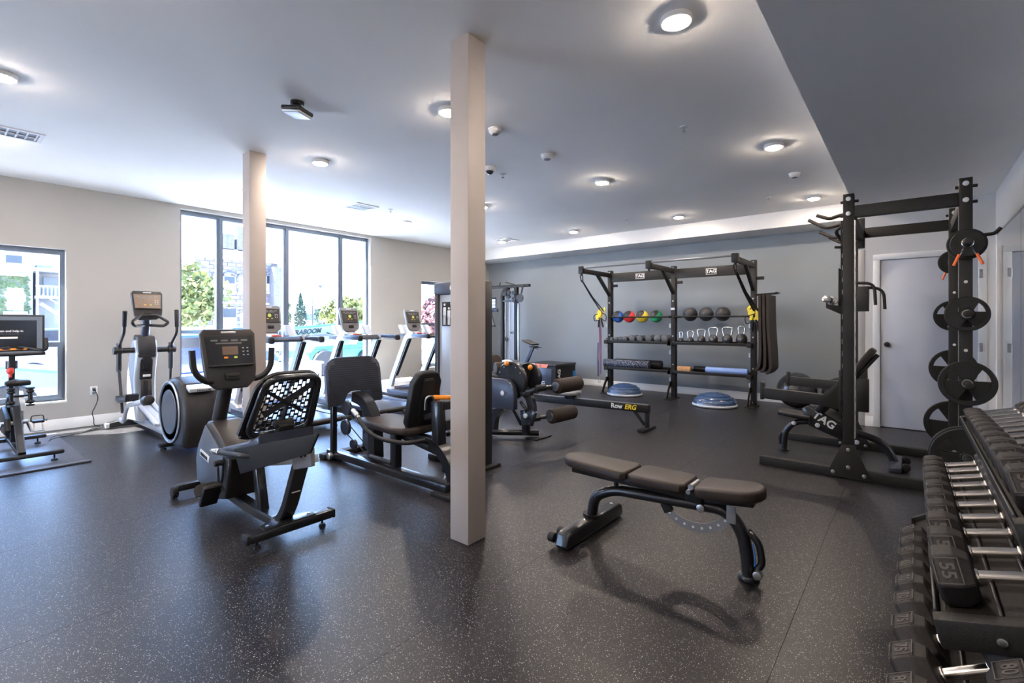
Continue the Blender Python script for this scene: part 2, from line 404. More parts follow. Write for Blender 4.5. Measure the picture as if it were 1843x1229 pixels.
obj('housing', MB().lathe([(.062, H), (.066, H-.03), (.06, H-.045), (.045, H-.047)], (-3.616, 4.024, 0), n=28), M['trim'], t)
obj('dome', MB().lathe([(.046, H-.045), (.04, H-.065), (.022, H-.078), (.001, H-.082)], (-3.616, 4.024, 0), n=24), M['glass_dark'], t)
for x, y, lab in ((-1.546, 4.28, 'small chrome sprinkler head between the two nearer right ceiling lights'), (-3.659, 4.303, 'small chrome sprinkler head beside the dome camera'), (-1.517, 7.426, 'small chrome sprinkler head near the back beam, nearest the black rack'), (-3.652, 7.451, 'small chrome sprinkler head near the back beam above the storage rig'), (-6.115, 4.56, 'small sprinkler head on the ceiling beside the square vent')):
    t = thing('sprinkler_head', lab, 'sprinkler', (x, y, H))
    obj('escutcheon', MB().lathe([(.036, H), (.034, H-.006), (.014, H-.01)], (x, y, 0), n=20), M['trim'], t)
    obj('nozzle', MB().cyl((x, y, H-.008), (x, y, H-.04), .008).cyl((x, y, H-.04), (x, y, H-.043), .018, n=12), M['chrome'], t)
def vent(x, y, sx_, sy_, lab):
    t = thing('ceiling_vent', lab, 'vent', (x, y, H)); z = H-.012
    obj('vent_frame', MB().box(x-sx_, x+sx_, y-sy_, y-sy_+.03, z, H).box(x-sx_, x+sx_, y+sy_-.03, y+sy_, z, H).box(x-sx_, x-sx_+.03, y-sy_+.03, y+sy_-.03, z, H).box(x+sx_-.03, x+sx_, y-sy_+.03, y+sy_-.03, z, H), M['trim'], t)
    obj('duct_backing', MB().box(x-sx_+.03, x+sx_-.03, y-sy_+.03, y+sy_-.03, H-.002, H), M['mid'], t)
    n = 9
    for i in range(n):
        yy = y - sy_ + .045 + (2*sy_-.09)*i/(n-1)
        obj('slat', MB().bar((x-sx_+.03, yy, H-.008), (x+sx_-.03, yy, H-.008), .012, .003), M['trim'], t)
    obj('cross_bar', MB().box(x-.006, x+.006, y-sy_+.03, y+sy_-.03, H-.013, H-.004), M['trim'], t)
vent(-6.312, 4.168, .19, .19, 'square white ceiling vent in front of the big window')
vent(-6.30, .45, .15, .30, 'slatted white ceiling vent above the spin bike')
vent(-6.49, 7.75, .19, .19, 'square white ceiling vent beside the back beam')
t = thing('ceiling_speaker', 'black and silver box hanging tilted from the ceiling before the far column', 'speaker', (-3.715, 1.886, H))
obj('bracket', MB().cyl((-3.715, 1.886, H), (-3.715, 1.886, H-.03), .05, n=20).box(-3.74, -3.69, 1.866, 1.906, H-.06, H-.03), M['black'], t)
Mx = Matrix.Translation((-3.715, 1.886, H-.075)) @ Matrix.Rotation(RAD(25), 4, 'Z') @ Matrix.Rotation(RAD(8), 4, 'Y')
obj('body', MB().box(-.085, .085, -.085, .085, -.012, .02, .01, M=Mx), M['black'], t)
obj('front_cover', MB().box(-.08, .08, -.08, .08, -.032, -.010, .014, 3, M=Mx), M['lsilver'], t)
t = thing('power_outlet', 'white double power outlet on the wall below the near small window', 'outlet', (XL, 1.463, .448))
obj('cover_plate', MB().box(XL, XL+.006, 1.425, 1.50, .39, .505, .003), M['trim'], t)
obj('socket', MB().box(XL+.005, XL+.008, 1.445, 1.48, .40, .435, .004).box(XL+.005, XL+.008, 1.445, 1.48, .455, .49, .004), M['mid'], t)
pc = MB(); P0 = [(XL+.03, 1.463, .455), (XL+.06, 1.47, .44), (XL+.05, 1.50, .36), (XL+.05, 1.475, .26), (XL+.06, 1.43, .17), (XL+.05, 1.455, .09), (XL+.06, 1.45, .012), (-7.95, 1.50, .008), (-7.7, 1.25, .008), (-7.6, 1.0, .008), (-7.45, .93, .008)]
pc.tube(fillet(P0, .06), .005, 6).box(XL+.006, XL+.034, 1.45, 1.478, .445, .47)
obj('power_cord', pc, M['black'], t)
pc = MB().tube(fillet([(-7.85, 1.62, .008), (-7.95, 1.4, .008), (-7.7, 1.25, .008), (-7.75, 1.0, .008), (-7.5, .95, .008)], .1), .004, 6)
obj('power_cord', pc, M['black'], t)
# ---------------------------------------------------------------- cardio machines
def console(par, x, y, zb, w, h, lean, body, face, glow=None, taper=.55, sc=1):
    Mx = Matrix.Translation((x, y, zb)) @ Matrix.Rotation(-lean, 4, 'Y')
    hw = w/2
    pts = [(-hw*taper, 0), (-hw*.86, h*.12), (-hw*.93, h*.30), (-hw, h*.92), (-hw*.86, h), (hw*.86, h), (hw, h*.92), (hw*.93, h*.30), (hw*.86, h*.12), (hw*taper, 0)]
    obj('console_housing', MB().prism(pts, 'x', -.045, 0, .012, 2, M=Mx), body, par)
    k = [(-hw*.80, h*.40), (-hw*.87, h*.88), (hw*.87, h*.88), (hw*.80, h*.40)]
    f = obj('display_face', MB().prism(k, 'x', -.002, .004, .002, 1, M=Mx), face, par)
    obj('screen', MB().box(.003, .006, -w*.14, w*.14, h*.56, h*.70, M=Mx) if glow is None else MB().cyl(Mx @ V(.003, 0, h*.63), Mx @ V(.006, 0, h*.63), w*.075, n=14), M['lcd'] if glow is None else glow, f)
    for i in range(4):
        yy = -w*.27 + i*w*.18
        obj('program_key', MB().box(.003, .0055, yy-w*.06, yy+w*.06, h*.79, h*.815, M=Mx), M['mid'], f)
    obj('key_strip', MB().box(.003, .0055, -w*.25, w*.22, h*.745, h*.765, M=Mx), M['mid'], f)
    for i in range(6):
        yy = w*.24 + (i % 2)*w*.08; zz = h*(.55 + .06*(i//2))
        obj('button', MB().box(.003, .006, yy-.006, yy+.006, zz-.004, zz+.004, M=Mx), M['steel'], f)
    obj('button', MB().box(.003, .006, -w*.12, -w*.05, h*.50, h*.53, M=Mx), M['orange'], f)
    obj('button', MB().box(.003, .006, w*.06, w*.12, h*.50, h*.53, M=Mx), M['glow'], f)
    obj('ledge', MB().box(0, .022, -hw*.82, hw*.82, h*.365, h*.395, .004, M=Mx), M['plastic'], par)
    obj('cable_tray', MB().box(0, .014, -w*.13, w*.13, h*.14, h*.26, .006, M=Mx).box(.01, .02, -w*.09, w*.09, h*.19, h*.215, .004, M=Mx), M['black'], par)
    obj('top_slot', MB().box(-.03, .003, -w*.14, w*.14, h*.925, h*.962, .006, M=Mx), M['lsilver'], par)

def foot(mb, x, y, z, r=.022): return mb.cyl((x, y, z), (x, y, .02), .007, n=8).cyl((x, y, .018), (x, y, 0), r*.8, r, n=16)

# recumbent bike
t = thing('recumbent_bike', 'dark recumbent exercise bike with a slotted mesh backrest, in front of the columns', 'exercise bike', (-3.6, 1.46, 0))
obj('rear_stabilizer', MB().box(-3.02, -2.94, 1.215, 1.735, .045, .10, .012), M['frame'], t)
for y0, y1 in ((1.195, 1.218), (1.732, 1.755)): obj('end_cap', MB().box(-3.022, -2.938, y0, y1, .043, .102, .012), M['black'], t)
for y in (1.27, 1.68): obj('levelling_foot', foot(MB(), -2.98, y, .05), M['black'], t)
obj('front_stabilizer', MB().box(-4.33, -4.26, 1.24, 1.68, .055, .105, .012), M['frame'], t)
for y in (1.235, 1.685): obj('transport_wheel', MB().cyl((-4.31, y-.02, .045), (-4.31, y+.02, .045), .042, n=20, bev=.006), M['rubber'], t)
obj('base_tube', MB().rail(fillet([(-3.95, 1.46, .09), (-3.45, 1.46, .06), (-3.08, 1.46, .07), (-2.98, 1.46, .18), (-2.84, 1.46, .47)], .12, 8), .085, .06), M['frame'], t)
obj('stabilizer_plate', MB().prism([(-3.08, 1.40), (-3.02, 1.30), (-2.95, 1.30), (-2.95, 1.62), (-3.02, 1.62), (-3.08, 1.52)], 'z', .098, .108, .003), M['frame'], t)
for y in (1.33, 1.59): obj('bolt', MB().cyl((-2.985, y, .105), (-2.985, y, .114), .010, n=10), M['steel'], t)
obj('seat_post', MB().bar((-3.33, 1.46, .06), (-3.42, 1.46, .40), .06, .07, .01), M['frame'], t)
obj('warning_sticker', MB().box(-2.895, -2.885, 1.432, 1.486, .30, .38, M=Matrix.Translation((.0, 0, 0))), M['lsilver'], t)
obj('seat_rail', MB().bar((-3.52, 1.41, .37), (-2.58, 1.41, .57), .05, .045, .004).bar((-3.52, 1.51, .37), (-2.86, 1.51, .51), .05, .045, .004), M['silver'], t)
e = obj('rail_end_plate', MB().prism([(-2.78, .565), (-2.56, .635), (-2.555, .535), (-2.76, .48)], 'y', 1.375, 1.40, .004), M['mid'], t)
for x, z in ((-2.66, .575), (-2.615, .588)): obj('screw', MB().cyl((x, 1.368, z), (x, 1.38, z), .008, n=10), M['black'], e)
obj('side_skirt', MB().prism([(-3.30, .535), (-2.28, .775), (-2.36, .665), (-3.20, .395)], 'y', 1.262, 1.275, .004), pm('matte_black', (.008, .008, .009), .7, spec=.25), t)
obj('seat_cushion', MB().prism([(-3.62, .43), (-3.55, .50), (-3.15, .60), (-3.0, .66), (-3.0, .58), (-3.2, .52), (-3.5, .43)], 'y', 1.285, 1.64, .02, 3), M['slate'], t)
# slotted backrest : an outer shell and the ring behind it
def back_pt(u, v, dx=0): return V(-3.10 + .20*v + dx, 1.46 + u, .655 + .35*v)
sh = MB(); ol = [(-.215, .0), (-.17, -.05), (.17, -.05), (.215, .0), (.185, .85), (.12, 1.03), (-.12, 1.03), (-.185, .85)]
sh.tube(fillet([back_pt(u, v, -.05) for u, v in ol] + [back_pt(*ol[0], -.05)], .05, 5), .020, 8, ry=.03)
obj('backrest_shell', sh, M['vinylb'], t)
rg = MB(); ring = [(-.20, -.06), (.20, -.06), (.165, .98), (-.165, .98)]
P = [back_pt(*ring[0]) * .5 + back_pt(*ring[1]) * .5] + [back_pt(u, v) for u, v in ring[1:]] + [back_pt(*ring[0])] + [back_pt(*ring[0]) * .5 + back_pt(*ring[1]) * .5]
rg.tube(fillet(P, .09, 8), .021, 10); obj('backrest_ring', rg, M['frame'], t)
ms = MB(); nb = 14
for i in range(nb + 1):
    f = i / nb * 2 - 1
    ms.bar(back_pt(f*.20, -.04, -.03), back_pt(f*.17, 1.0, -.03), .006, .005, up=(0, 1, 0))
for i in range(nb):
    f0, f1 = i/nb*2-1, (i+1)/nb*2-1
    for k in range(8):
        v = (k + .5*(i % 2) + .15*random.random()) / 8.0 * 1.02 - .02
        wd_ = .2 - .03*v
        ms.bar(back_pt(f0*wd_, v, -.03), back_pt(f1*wd_, v, -.03), .005, .014)
obj('slotted_mesh', ms, M['vinylb'], t)
obj('cross_brace', MB().bar(back_pt(-.17, .80, -.015), back_pt(.12, .30, -.015), .008, .02).bar(back_pt(.15, .85, -.015), back_pt(-.12, .30, -.015), .01, .035).bar(back_pt(0, .55, -.015), back_pt(0, 0, -.015), .01, .06), M['vinylb'], t)
obj('back_support', MB().bar((-3.12, 1.46, .50), (-3.02, 1.46, .70), .10, .05, .01).cyl((-3.05, 1.405, .70), (-3.05, 1.515, .70), .028, n=16), M['black'], t)
for s_, y in ((-1, 1.235), (1, 1.70)):
    g = obj('side_handle', MB().tube(fillet([(-3.50, y, .49), (-3.12, y, .53), (-3.02, y + (-s_)*.08, .52)], .04), .016, 10), M['vinylb'], t)
    obj('contact_grip', MB().cyl((-3.56, y, .485), (-3.44, y, .497), .021, n=16, bev=.004), M['chrome'], g)
# shroud
pr = [(-4.20, .12), (-4.225, .30), (-4.18, .42), (-4.03, .60), (-3.96, .60), (-3.69, .46), (-3.625, .38), (-3.64, .26), (-3.70, .095), (-3.86, .06)]
obj('drive_shroud', MB().prism(pr, 'y', 1.36, 1.585, .02, 3), M['plastic'], t)
sp = obj('side_cover', MB().prism([(-4.19, .14), (-4.21, .30), (-4.165, .41), (-4.03, .575), (-3.86, .49), (-3.70, .40), (-3.72, .25), (-3.80, .12), (-3.92, .08)], 'y', 1.345, 1.365, .008, 2), M['panel'], t)
obj('name_badge', MB().box(-4.11, -3.93, 1.338, 1.348, .325, .375, .006, M=Matrix.Translation((-4.02, 0, .35)) @ Matrix.Rotation(RAD(10), 4, 'Y') @ Matrix.Translation((4.02, 0, -.35))), M['lsilver'], sp)
text('badge_text', 'PRECOR', .034, M['black'], sp, (-4.02, 1.336, .35), (1, 0, -.17), (.17, 0, 1))
obj('crank_arm', MB().bar((-3.72, 1.32, .355), (-3.66, 1.31, .17), .016, .024, .004).cyl((-3.72, 1.35, .355), (-3.72, 1.30, .355), .022, n=14).cyl((-3.66, 1.31, .17), (-3.62, 1.25, .17), .012, n=10), M['frame'], t)
obj('crank_arm', MB().bar((-3.80, 1.62, .355), (-3.90, 1.63, .50), .016, .024, .004).cyl((-3.80, 1.60, .355), (-3.80, 1.64, .355), .022, n=14), M['steel'], t)
for y, x, z in ((1.235, -3.60, .185), (1.70, -3.90, .50)):
    Mp = Matrix.Translation((x, y, z)) @ Matrix.Rotation(RAD(-58), 4, 'Y')
    p_ = obj('pedal', MB().box(-.085, .085, -.055, .055, -.018, .018, .012, M=Mp).box(-.085, -.06, -.05, .05, 0, .06, .012, M=Mp), M['vinylb'], t)
    st = MB(); st.sweep(fillet([Mp @ V(.01, -.06, 0), Mp @ V(.01, -.055, .07), Mp @ V(.01, .055, .07), Mp @ V(.01, .06, 0)], .03), [(-.03, -.002), (.03, -.002), (.03, .002), (-.03, .002)], up=Mp.to_3x3() @ V(0, 0, 1))
    obj('pedal_strap', st, M['rubber'], p_)
obj('console_mast', MB().tube([(-4.10, 1.46, .54), (-4.03, 1.46, .70), (-3.93, 1.46, .90)], .048, 16, ry=.055), M['plastic'], t)
obj('handlebar', MB().tube(fillet([(-3.80, 1.19, 1.14), (-3.80, 1.20, .99), (-3.80, 1.27, .915), (-3.87, 1.40, .90), (-3.87, 1.54, .90), (-3.83, 1.67, .915), (-3.83, 1.735, .99), (-3.84, 1.745, 1.135)], .07), .021, 12), M['vinylb'], t)
console(t, -3.80, 1.455, .855, .375, .44, RAD(13), M['plastic'], M['glass_dark'])

# spin bike (faces the near window)
cy = .62
t = thing('spin_bike', 'black spin bike with a wide screen and red knob before the near small window', 'exercise bike', (-6.9, cy, 0))
obj('rear_stabilizer', MB().box(-6.42, -6.34, cy-.29, cy+.29, .06, .10, .015), M['char'], t)
obj('front_stabilizer', MB().box(-7.44, -7.37, cy-.29, cy+.29, .06, .10, .015), M['char'], t)
for x in (-6.38, -7.405):
    for y in (cy-.22, cy+.22): obj('levelling_foot', foot(MB(), x, y, .07, .028), M['black'], t)
obj('frame_tube', MB().rail(fillet([(-6.40, cy, .09), (-6.62, cy, .30), (-6.85, cy, .52), (-7.2, cy, .62), (-7.40, cy, .45), (-7.42, cy, .09)], .12), .055, .08), M['char'], t)
obj('lower_brace', MB().bar((-6.42, cy, .09), (-7.40, cy, .09), .05, .04, .008).bar((-6.95, cy, .50), (-7.02, cy, .12), .05, .06, .01), M['char'], t)
obj('flywheel', MB().lathe([(.03, -.02), (.20, -.018), (.235, -.014), (.24, 0), (.235, .014), (.20, .018), (.03, .02)], (-7.22, cy+.055, .34), 'y', 40), M['mid'], t)
obj('wheel_guard', MB().sweep([V(-7.22 + .265*math.cos(a), cy+.055, .34 + .265*math.sin(a)) for a in [RAD(20+i*10) for i in range(16)]], [(-.028, -.004), (.028, -.004), (.028, .004), (-.028, .004)]), M['silver'], t)
obj('drive_cover', MB().prism([(-6.80, .27), (-6.84, .38), (-6.95, .42), (-7.2, .47), (-7.36, .40), (-7.38, .27), (-7.2, .20), (-6.92, .21)], 'y', cy-.075, cy-.035, .012), M['black'], t)
for s_, a in ((1, .04), (-1, -.12)):
    y0 = cy + s_*.09
    obj('crank_arm', MB().bar((-6.95, y0, .32), (-6.95+abs(a), y0+s_*.03, .32+(-.10 if s_ > 0 else -.06)), .014, .024, .004).cyl((-6.95, cy, .32), (-6.95, y0+s_*.01, .32), .02), M['steel'], t)
    yp = cy + s_*.17; zp = .31 if s_ > 0 else .26
    q = obj('pedal', MB().box(-7.0, -6.90, yp-.045, yp+.045, zp-.01, zp+.012, .005).tube(fillet([(-6.98, yp-.05, zp), (-6.99, yp-.045, zp+.055), (-6.99, yp+.045, zp+.055), (-6.98, yp+.05, zp), (-6.98, yp+.08, zp+.01), (-6.93, yp+.06, zp)], .02), .005, 6), M['black'], t)
    obj('toe_cage', MB().bar((-6.93, yp-.03, zp), (-6.90, yp-.035, zp-.09), .012, .006).bar((-6.93, yp+.03, zp), (-6.90, yp+.035, zp-.09), .012, .006).bar((-6.90, yp-.045, zp-.09), (-6.90, yp+.045, zp-.09), .01, .01), M['steel'], q)
obj('seat_post', MB().bar((-6.82, cy, .48), (-6.78, cy, .70), .035, .05, .005), M['silver'], t)
obj('saddle', MB().prism([(-6.62, -.085), (-6.60, 0), (-6.62, .085), (-6.70, .09), (-6.80, .035), (-6.90, .02), (-6.92, 0), (-6.90, -.02), (-6.80, -.035), (-6.70, -.09)], 'z', .715, .765, .018, 3, M=Matrix.Translation((0, cy, 0))), M['vinylb'], t)
for y in (cy-.055, cy+.075):
    q = obj('weight_holder', MB().cyl((-6.57, y, .70), (-6.57, y, .685), .032, n=16).cyl((-6.57, y, .54), (-6.57, y, .525), .030, n=16).bar((-6.60, y, .52), (-6.60, y, .70), .012, .012).bar((-6.60, cy, .62), (-6.60, y, .62), .02, .02), M['black'], t)
    obj('small_weight', MB().cyl((-6.57, y, .56), (-6.57, y, .685), .017).ell((-6.57, y, .565), .030, .030, .022).ell((-6.57, y, .665), .030, .030, .02), M['vinylb'], q)
obj('resistance_knob', MB().lathe([(.001, .96), (.022, .955), (.03, .93), (.026, .905), (.012, .89), (.012, .86)], (-7.05, cy-.02, -.09), n=16), M['red'], t)
obj('handlebar_post', MB().bar((-7.20, cy, .60), (-7.14, cy, 1.0), .045, .06, .006).cyl((-7.17, cy, .85), (-7.17, cy, .93), .045, n=14), M['char'], t)
obj('handlebar', MB().tube(fillet([(-7.02, cy+.03, 1.07), (-7.08, cy+.10, 1.06), (-7.02, cy+.20, 1.035), (-6.92, cy+.235, 1.05), (-6.98, cy+.235, 1.16)], .05), .017, 10).tube(fillet([(-7.02, cy-.03, 1.07), (-7.08, cy-.10, 1.06), (-7.02, cy-.20, 1.035), (-6.92, cy-.235, 1.05), (-6.98, cy-.235, 1.16)], .05), .017, 10).tube([(-6.98, cy-.23, 1.005), (-7.0, cy, 1.0), (-6.98, cy+.23, 1.005)], .017, 10), M['vinylb'], t)
obj('water_tray', MB().box(-7.16, -7.04, cy-.10, cy+.10, 1.045, 1.06, .004), M['orange'], t)
sc_ = obj('screen_housing', MB().box(-7.375, -7.345, cy-.27, cy+.27, .97, 1.41, .01), M['plastic'], t)
obj('screen', MB().box(-7.346, -7.341, cy-.25, cy+.25, 1.0, 1.39), M['screen'], sc_)
obj('screen_panel', MB().box(-7.342, -7.338, cy-.24, cy+.205, 1.02, 1.35), M['glass_dark'], sc_)
text('screen_text', 'Legs can and help in', .030, M['white'], sc_, (-7.337, cy-.02, 1.235), (0, 1, 0), (0, 0, 1), bold=.0008)
text('screen_text', 'tap anywhere to start your ride', .014, M['mid'], sc_, (-7.337, cy-.02, 1.205), (0, 1, 0), (0, 0, 1))
obj('menu_bar', MB().box(-7.339, -7.336, cy-.24, cy+.06, 1.155, 1.175), M['white'], sc_)
t.location.z = .008
mt = MB().box(-7.95, -6.12, .08, 1.05, .001, .008, .002)
tag(obj('exercise_mat', mt.box(-6.125, -6.06, .08, 1.06, .001, .016, .004), M['mat']), 'dark ribbed rubber mat lying under the spin bike', 'mat')

# elliptical trainer
cy = 1.83
t = thing('elliptical_trainer', 'silver and charcoal elliptical trainer with tall arm poles against the window wall', 'elliptical', (-6.9, cy, 0))
obj('front_stabilizer', MB().prism([(1.50, .015), (1.50, .07), (1.70, .10), (1.96, .10), (2.16, .07), (2.16, .015)], 'x', -7.86, -7.76, .012), M['char'], t)
obj('stabilizer_cap', MB().box(-7.865, -7.755, 1.49, 1.53, .012, .072, .01), M['lsilver'], t)
obj('rear_stabilizer', MB().prism([(1.60, .03), (1.60, .065), (1.80, .085), (1.86, .085), (2.06, .065), (2.06, .03)], 'x', -6.12, -6.02, .012), M['black'], t)
for y in (1.64, 2.02): obj('levelling_foot', foot(MB(), -6.07, y, .04, .03), M['black'], t)
obj('base_rail', MB().bar((-7.8, cy, .09), (-5.9, cy, .09), .12, .07, .012), M['silver'], t)
obj('ramp_rail', MB().bar((-7.55, cy-.07, .33), (-6.75, cy-.07, .15), .045, .03, .006).bar((-7.55, cy+.07, .33), (-6.75, cy+.07, .15), .045, .03, .006).bar((-7.5, cy, .30), (-6.8, cy, .14), .08, .03, .01), M['lsilver'], t)
obj('tower', MB().prism([(-7.86, .08), (-7.90, .45), (-7.72, .95), (-7.62, 1.12), (-7.45, 1.12), (-7.40, .95), (-7.50, .60), (-7.48, .30), (-7.30, .12)], 'y', cy-.115, cy+.115, .03, 3), M['silver'], t)
obj('tower_cap', MB().prism([(-7.66, 1.08), (-7.60, 1.18), (-7.44, 1.16), (-7.39, 1.02), (-7.40, .90), (-7.52, .92)], 'y', cy-.095, cy+.095, .02, 3), M['char'], t)
obj('tower_front_panel', MB().bar((-7.43, cy, .92), (-7.47, cy, .62), .13, .03, .008).bar((-7.47, cy, .62), (-7.43, cy, .28), .12, .03, .008), M['char'], t)
obj('slot_recess', MB().bar((-7.405, cy, .93), (-7.425, cy, .74), .09, .02, .006).bar((-7.44, cy, .60), (-7.43, cy, .34), .03, .02, .004), M['black'], t)
obj('tower_badge', MB().box(-7.43, -7.415, cy-.04, cy+.04, .655, .685, .004), M['lsilver'], t)
obj('pivot_bar', MB().cyl((-7.48, cy-.31, .99), (-7.48, cy+.31, .99), .035, n=18, bev=.006), M['char'], t)
for s_ in (-1, 1):
    y = cy + s_*.27
    obj('pivot_cap', MB().cyl((-7.48, y-s_*.03, .99), (-7.48, y+s_*.055, .99), .05, .045, n=20, bev=.008), M['char'], t)
    top = (-7.35, y+s_*.03, 1.50) if s_ > 0 else (-7.15, y-.01, 1.47)
    mid_ = (-7.30, y+s_*.02, 1.20) if s_ > 0 else (-7.22, y, 1.22)
    a_ = obj('swing_arm', MB().tube(fillet([(-7.47, y, .78), (-7.46, y, 1.05), mid_, tuple(.35*Vector(mid_) + .65*Vector(top))], .06), .017, 10).cyl((-7.47, y, .74), (-7.46, y, 1.08), .028, n=12), M['char'], t)
    d_ = Vector(top) - Vector(mid_)
    obj('grip', MB().cyl(Vector(mid_) + d_*.25, Vector(top), .023, .026, n=14, bev=.008), M['vinylb'], a_)
    lo_ = (-7.30, y, .25) if s_ < 0 else (-7.5, y, .35)
    obj('lower_link', MB().cyl((-7.47, y, .80), lo_, .016, n=12), M['char'], t)
    z = .42 if s_ < 0 else .30
    obj('pedal_arm', MB().tube(fillet([(lo_[0]-.10, y, .16), (lo_[0]+.05, y, .15), (-7.1, y-.0, z-.06), (-6.6, y, z+.03), (-6.2, y, z+.10)], .1), .020, 10, ry=.03), M['lsilver'], t)
    obj('foot_platform', MB().prism([(-7.35, z-.02), (-7.32, z+.04), (-7.25, z+.015), (-6.95, z+.05), (-6.90, z+.10), (-6.87, z+.09), (-6.90, z+.01), (-7.2, z-.03)], 'y', y-.065, y+.065, .01, 2), M['char'], t)
    obj('crank_joint', MB().cyl((-6.25, y-.03, z+.09), (-6.12, y-.03, z+.11), .05, n=16, bev=.008), M['plastic'], t)
w_ = obj('flywheel_cover', MB().prism([(-6.22, .12), (-6.28, .38), (-6.22, .60), (-6.05, .74), (-5.82, .78), (-5.62, .72), (-5.52, .50), (-5.50, .30), (-5.56, .08), (-5.9, .06)], 'y', 1.66, 1.995, .05, 4), M['plastic'], t)
obj('side_disc', MB().lathe([(.31, 1.672), (.31, 1.655), (.295, 1.645), (.285, 1.652), (.23, 1.652), (.225, 1.645), (.001, 1.645)], (-5.93, 0, .41), 'y', 48), M['panel'], w_)
obj('disc_ring', MB().lathe([(.30, 1.652), (.305, 1.642), (.315, 1.642), (.32, 1.652)], (-5.93, 0, .41), 'y', 48), M['silver'], w_)
obj('name_badge', MB().box(-5.60, -5.49, 1.70, 1.955, .655, .695, .008, M=Matrix.Translation((-5.545, 0, .675)) @ Matrix.Rotation(RAD(20), 4, 'Y') @ Matrix.Translation((5.545, 0, -.675))), M['lsilver'], w_)
text('badge_text', 'PRECOR', .035, M['black'], w_, (-5.491, 1.83, .655), (0, 1, 0), (-.3, 0, 1))
obj('console_mast', MB().tube([(-7.52, cy, 1.10), (-7.46, cy, 1.30), (-7.42, cy, 1.42)], .045, 14), M['slate'], t)
hb = MB()
for s_ in (-1, 1): hb.tube(fillet([(-7.38, cy, 1.42), (-7.34, cy+s_*.08, 1.43), (-7.26, cy+s_*.19, 1.34), (-7.30, cy+s_*.15, 1.29), (-7.42, cy+s_*.03, 1.30)], .03), .018, 10)
obj('fixed_handlebar', hb, M['plastic'], t)
console(t, -7.38, cy+.01, 1.37, .33, .37, RAD(12), M['plastic'], M['lcd'])

# treadmills (face the window wall)
t = thing('treadmill', 'silver treadmill facing the big window, partly behind the far cream column', 'treadmill', (0, 0, 0), 'treadmills facing the window wall')
for s_ in (-1, 1):
    y = s_*.36
    obj('side_rail', MB().prism([(-.55, .10), (-.55, .185), (.98, .15), (1.02, .10)], 'y', y-.055, y+.055, .012), M['slate'], t)
    obj('rail_end_cap', MB().box(.86, 1.05, y-.062, y+.062, .085, .158, .025, 3), M['black'], t)
    obj('handrail', MB().rail(fillet([(-.52, s_*.33, .20), (-.44, s_*.33, .42), (-.04, s_*.33, 1.12), (.46, s_*.33, 1.115)], .07, 6), .055, .085, up=(0, 1, 0)) if False else
        MB().sweep(fillet([(-.55, s_*.33, .19), (-.45, s_*.33, .42), (-.06, s_*.33, 1.12), (.10, s_*.33, 1.125)], .10, 6), [(-.045, -.028), (.045, -.028), (.045, .028), (-.045, .028)], up=(0, 1, 0)), M['lsilver'], t)
    obj('upright_strip', MB().bar((-.37, s_*.33, .42), (.0, s_*.33, 1.06), .058, .02), M['char'], t)
    g = obj('hand_grip', MB().box(.06, .44, s_*.33-.032, s_*.33+.032, 1.08, 1.15, .018, 3), M['slate'], t)
    obj('grip_cap', MB().box(.43, .49, s_*.33-.035, s_*.33+.035, 1.07, 1.152, .022, 3), M['rubber'], g)
    obj('cup_holder', MB().prism([(-.28, 1.15), (-.36, 1.30), (-.27, 1.30), (-.16, 1.15)], 'y', s_*.25-.06, s_*.25+.06, .012), M['silver'], t)
    for x in (-1.0, .80): obj('levelling_foot', foot(MB(), x, s_*.33, .10, .03), M['black'], t)
obj('running_belt', MB().box(-.62, .95, -.30, .30, .11, .152, .02), M['slate'], t)
obj('rear_roller', MB().cyl((.97, -.30, .12), (.97, .30, .12), .032, n=18), M['plastic'], t)
obj('deck_base', MB().box(-.95, .85, -.32, .32, .05, .11, .01), M['black'], t)
obj('motor_hood', MB().prism([(-1.12, .06), (-1.14, .16), (-1.0, .27), (-.78, .31), (-.56, .27), (-.48, .17), (-.48, .10)], 'y', -.34, .34, .03, 3), M['lsilver'], t)
obj('hood_grille', MB().prism([(-.60, .24), (-.44, .19), (-.42, .13), (-.58, .13)], 'y', -.30, .30, .012), M['slate'], t)
for s_ in (-1, 1): obj('hood_corner', MB().prism([(-.70, .12), (-.66, .26), (-.46, .22), (-.40, .12)], 'y', s_*.345-.045, s_*.345+.045, .015), M['lsilver'], t)
obj('dashboard', MB().prism([(-.42, 1.08), (-.42, 1.13), (-.02, 1.145), (.04, 1.10), (.0, 1.07)], 'y', -.31, .31, .012), M['plastic'], t)
obj('console_mast', MB().sweep(fillet([(-.20, 0, 1.12), (-.34, 0, 1.18), (-.37, 0, 1.36)], .06, 5), [(-.07, -.025), (.07, -.025), (.08, .025), (-.08, .025)], up=(1, 0, 0)), M['lsilver'], t)
obj('stop_key', MB().box(-.16, -.06, -.05, .05, 1.145, 1.165, .006), M['red'], t)
console(t, -.27, 0, 1.20, .33, .385, RAD(14), M['mid'], M['plastic'], glow=M['glow'])
t.location = (-6.56, 3.10, 0)
dup(t, (-6.56, 4.35, 0), label='silver treadmill facing the big window, behind the leg press foot plate')
dup(t, (-6.56, 5.62, 0), label='silver treadmill beside the plain wall between the big and far small windows')
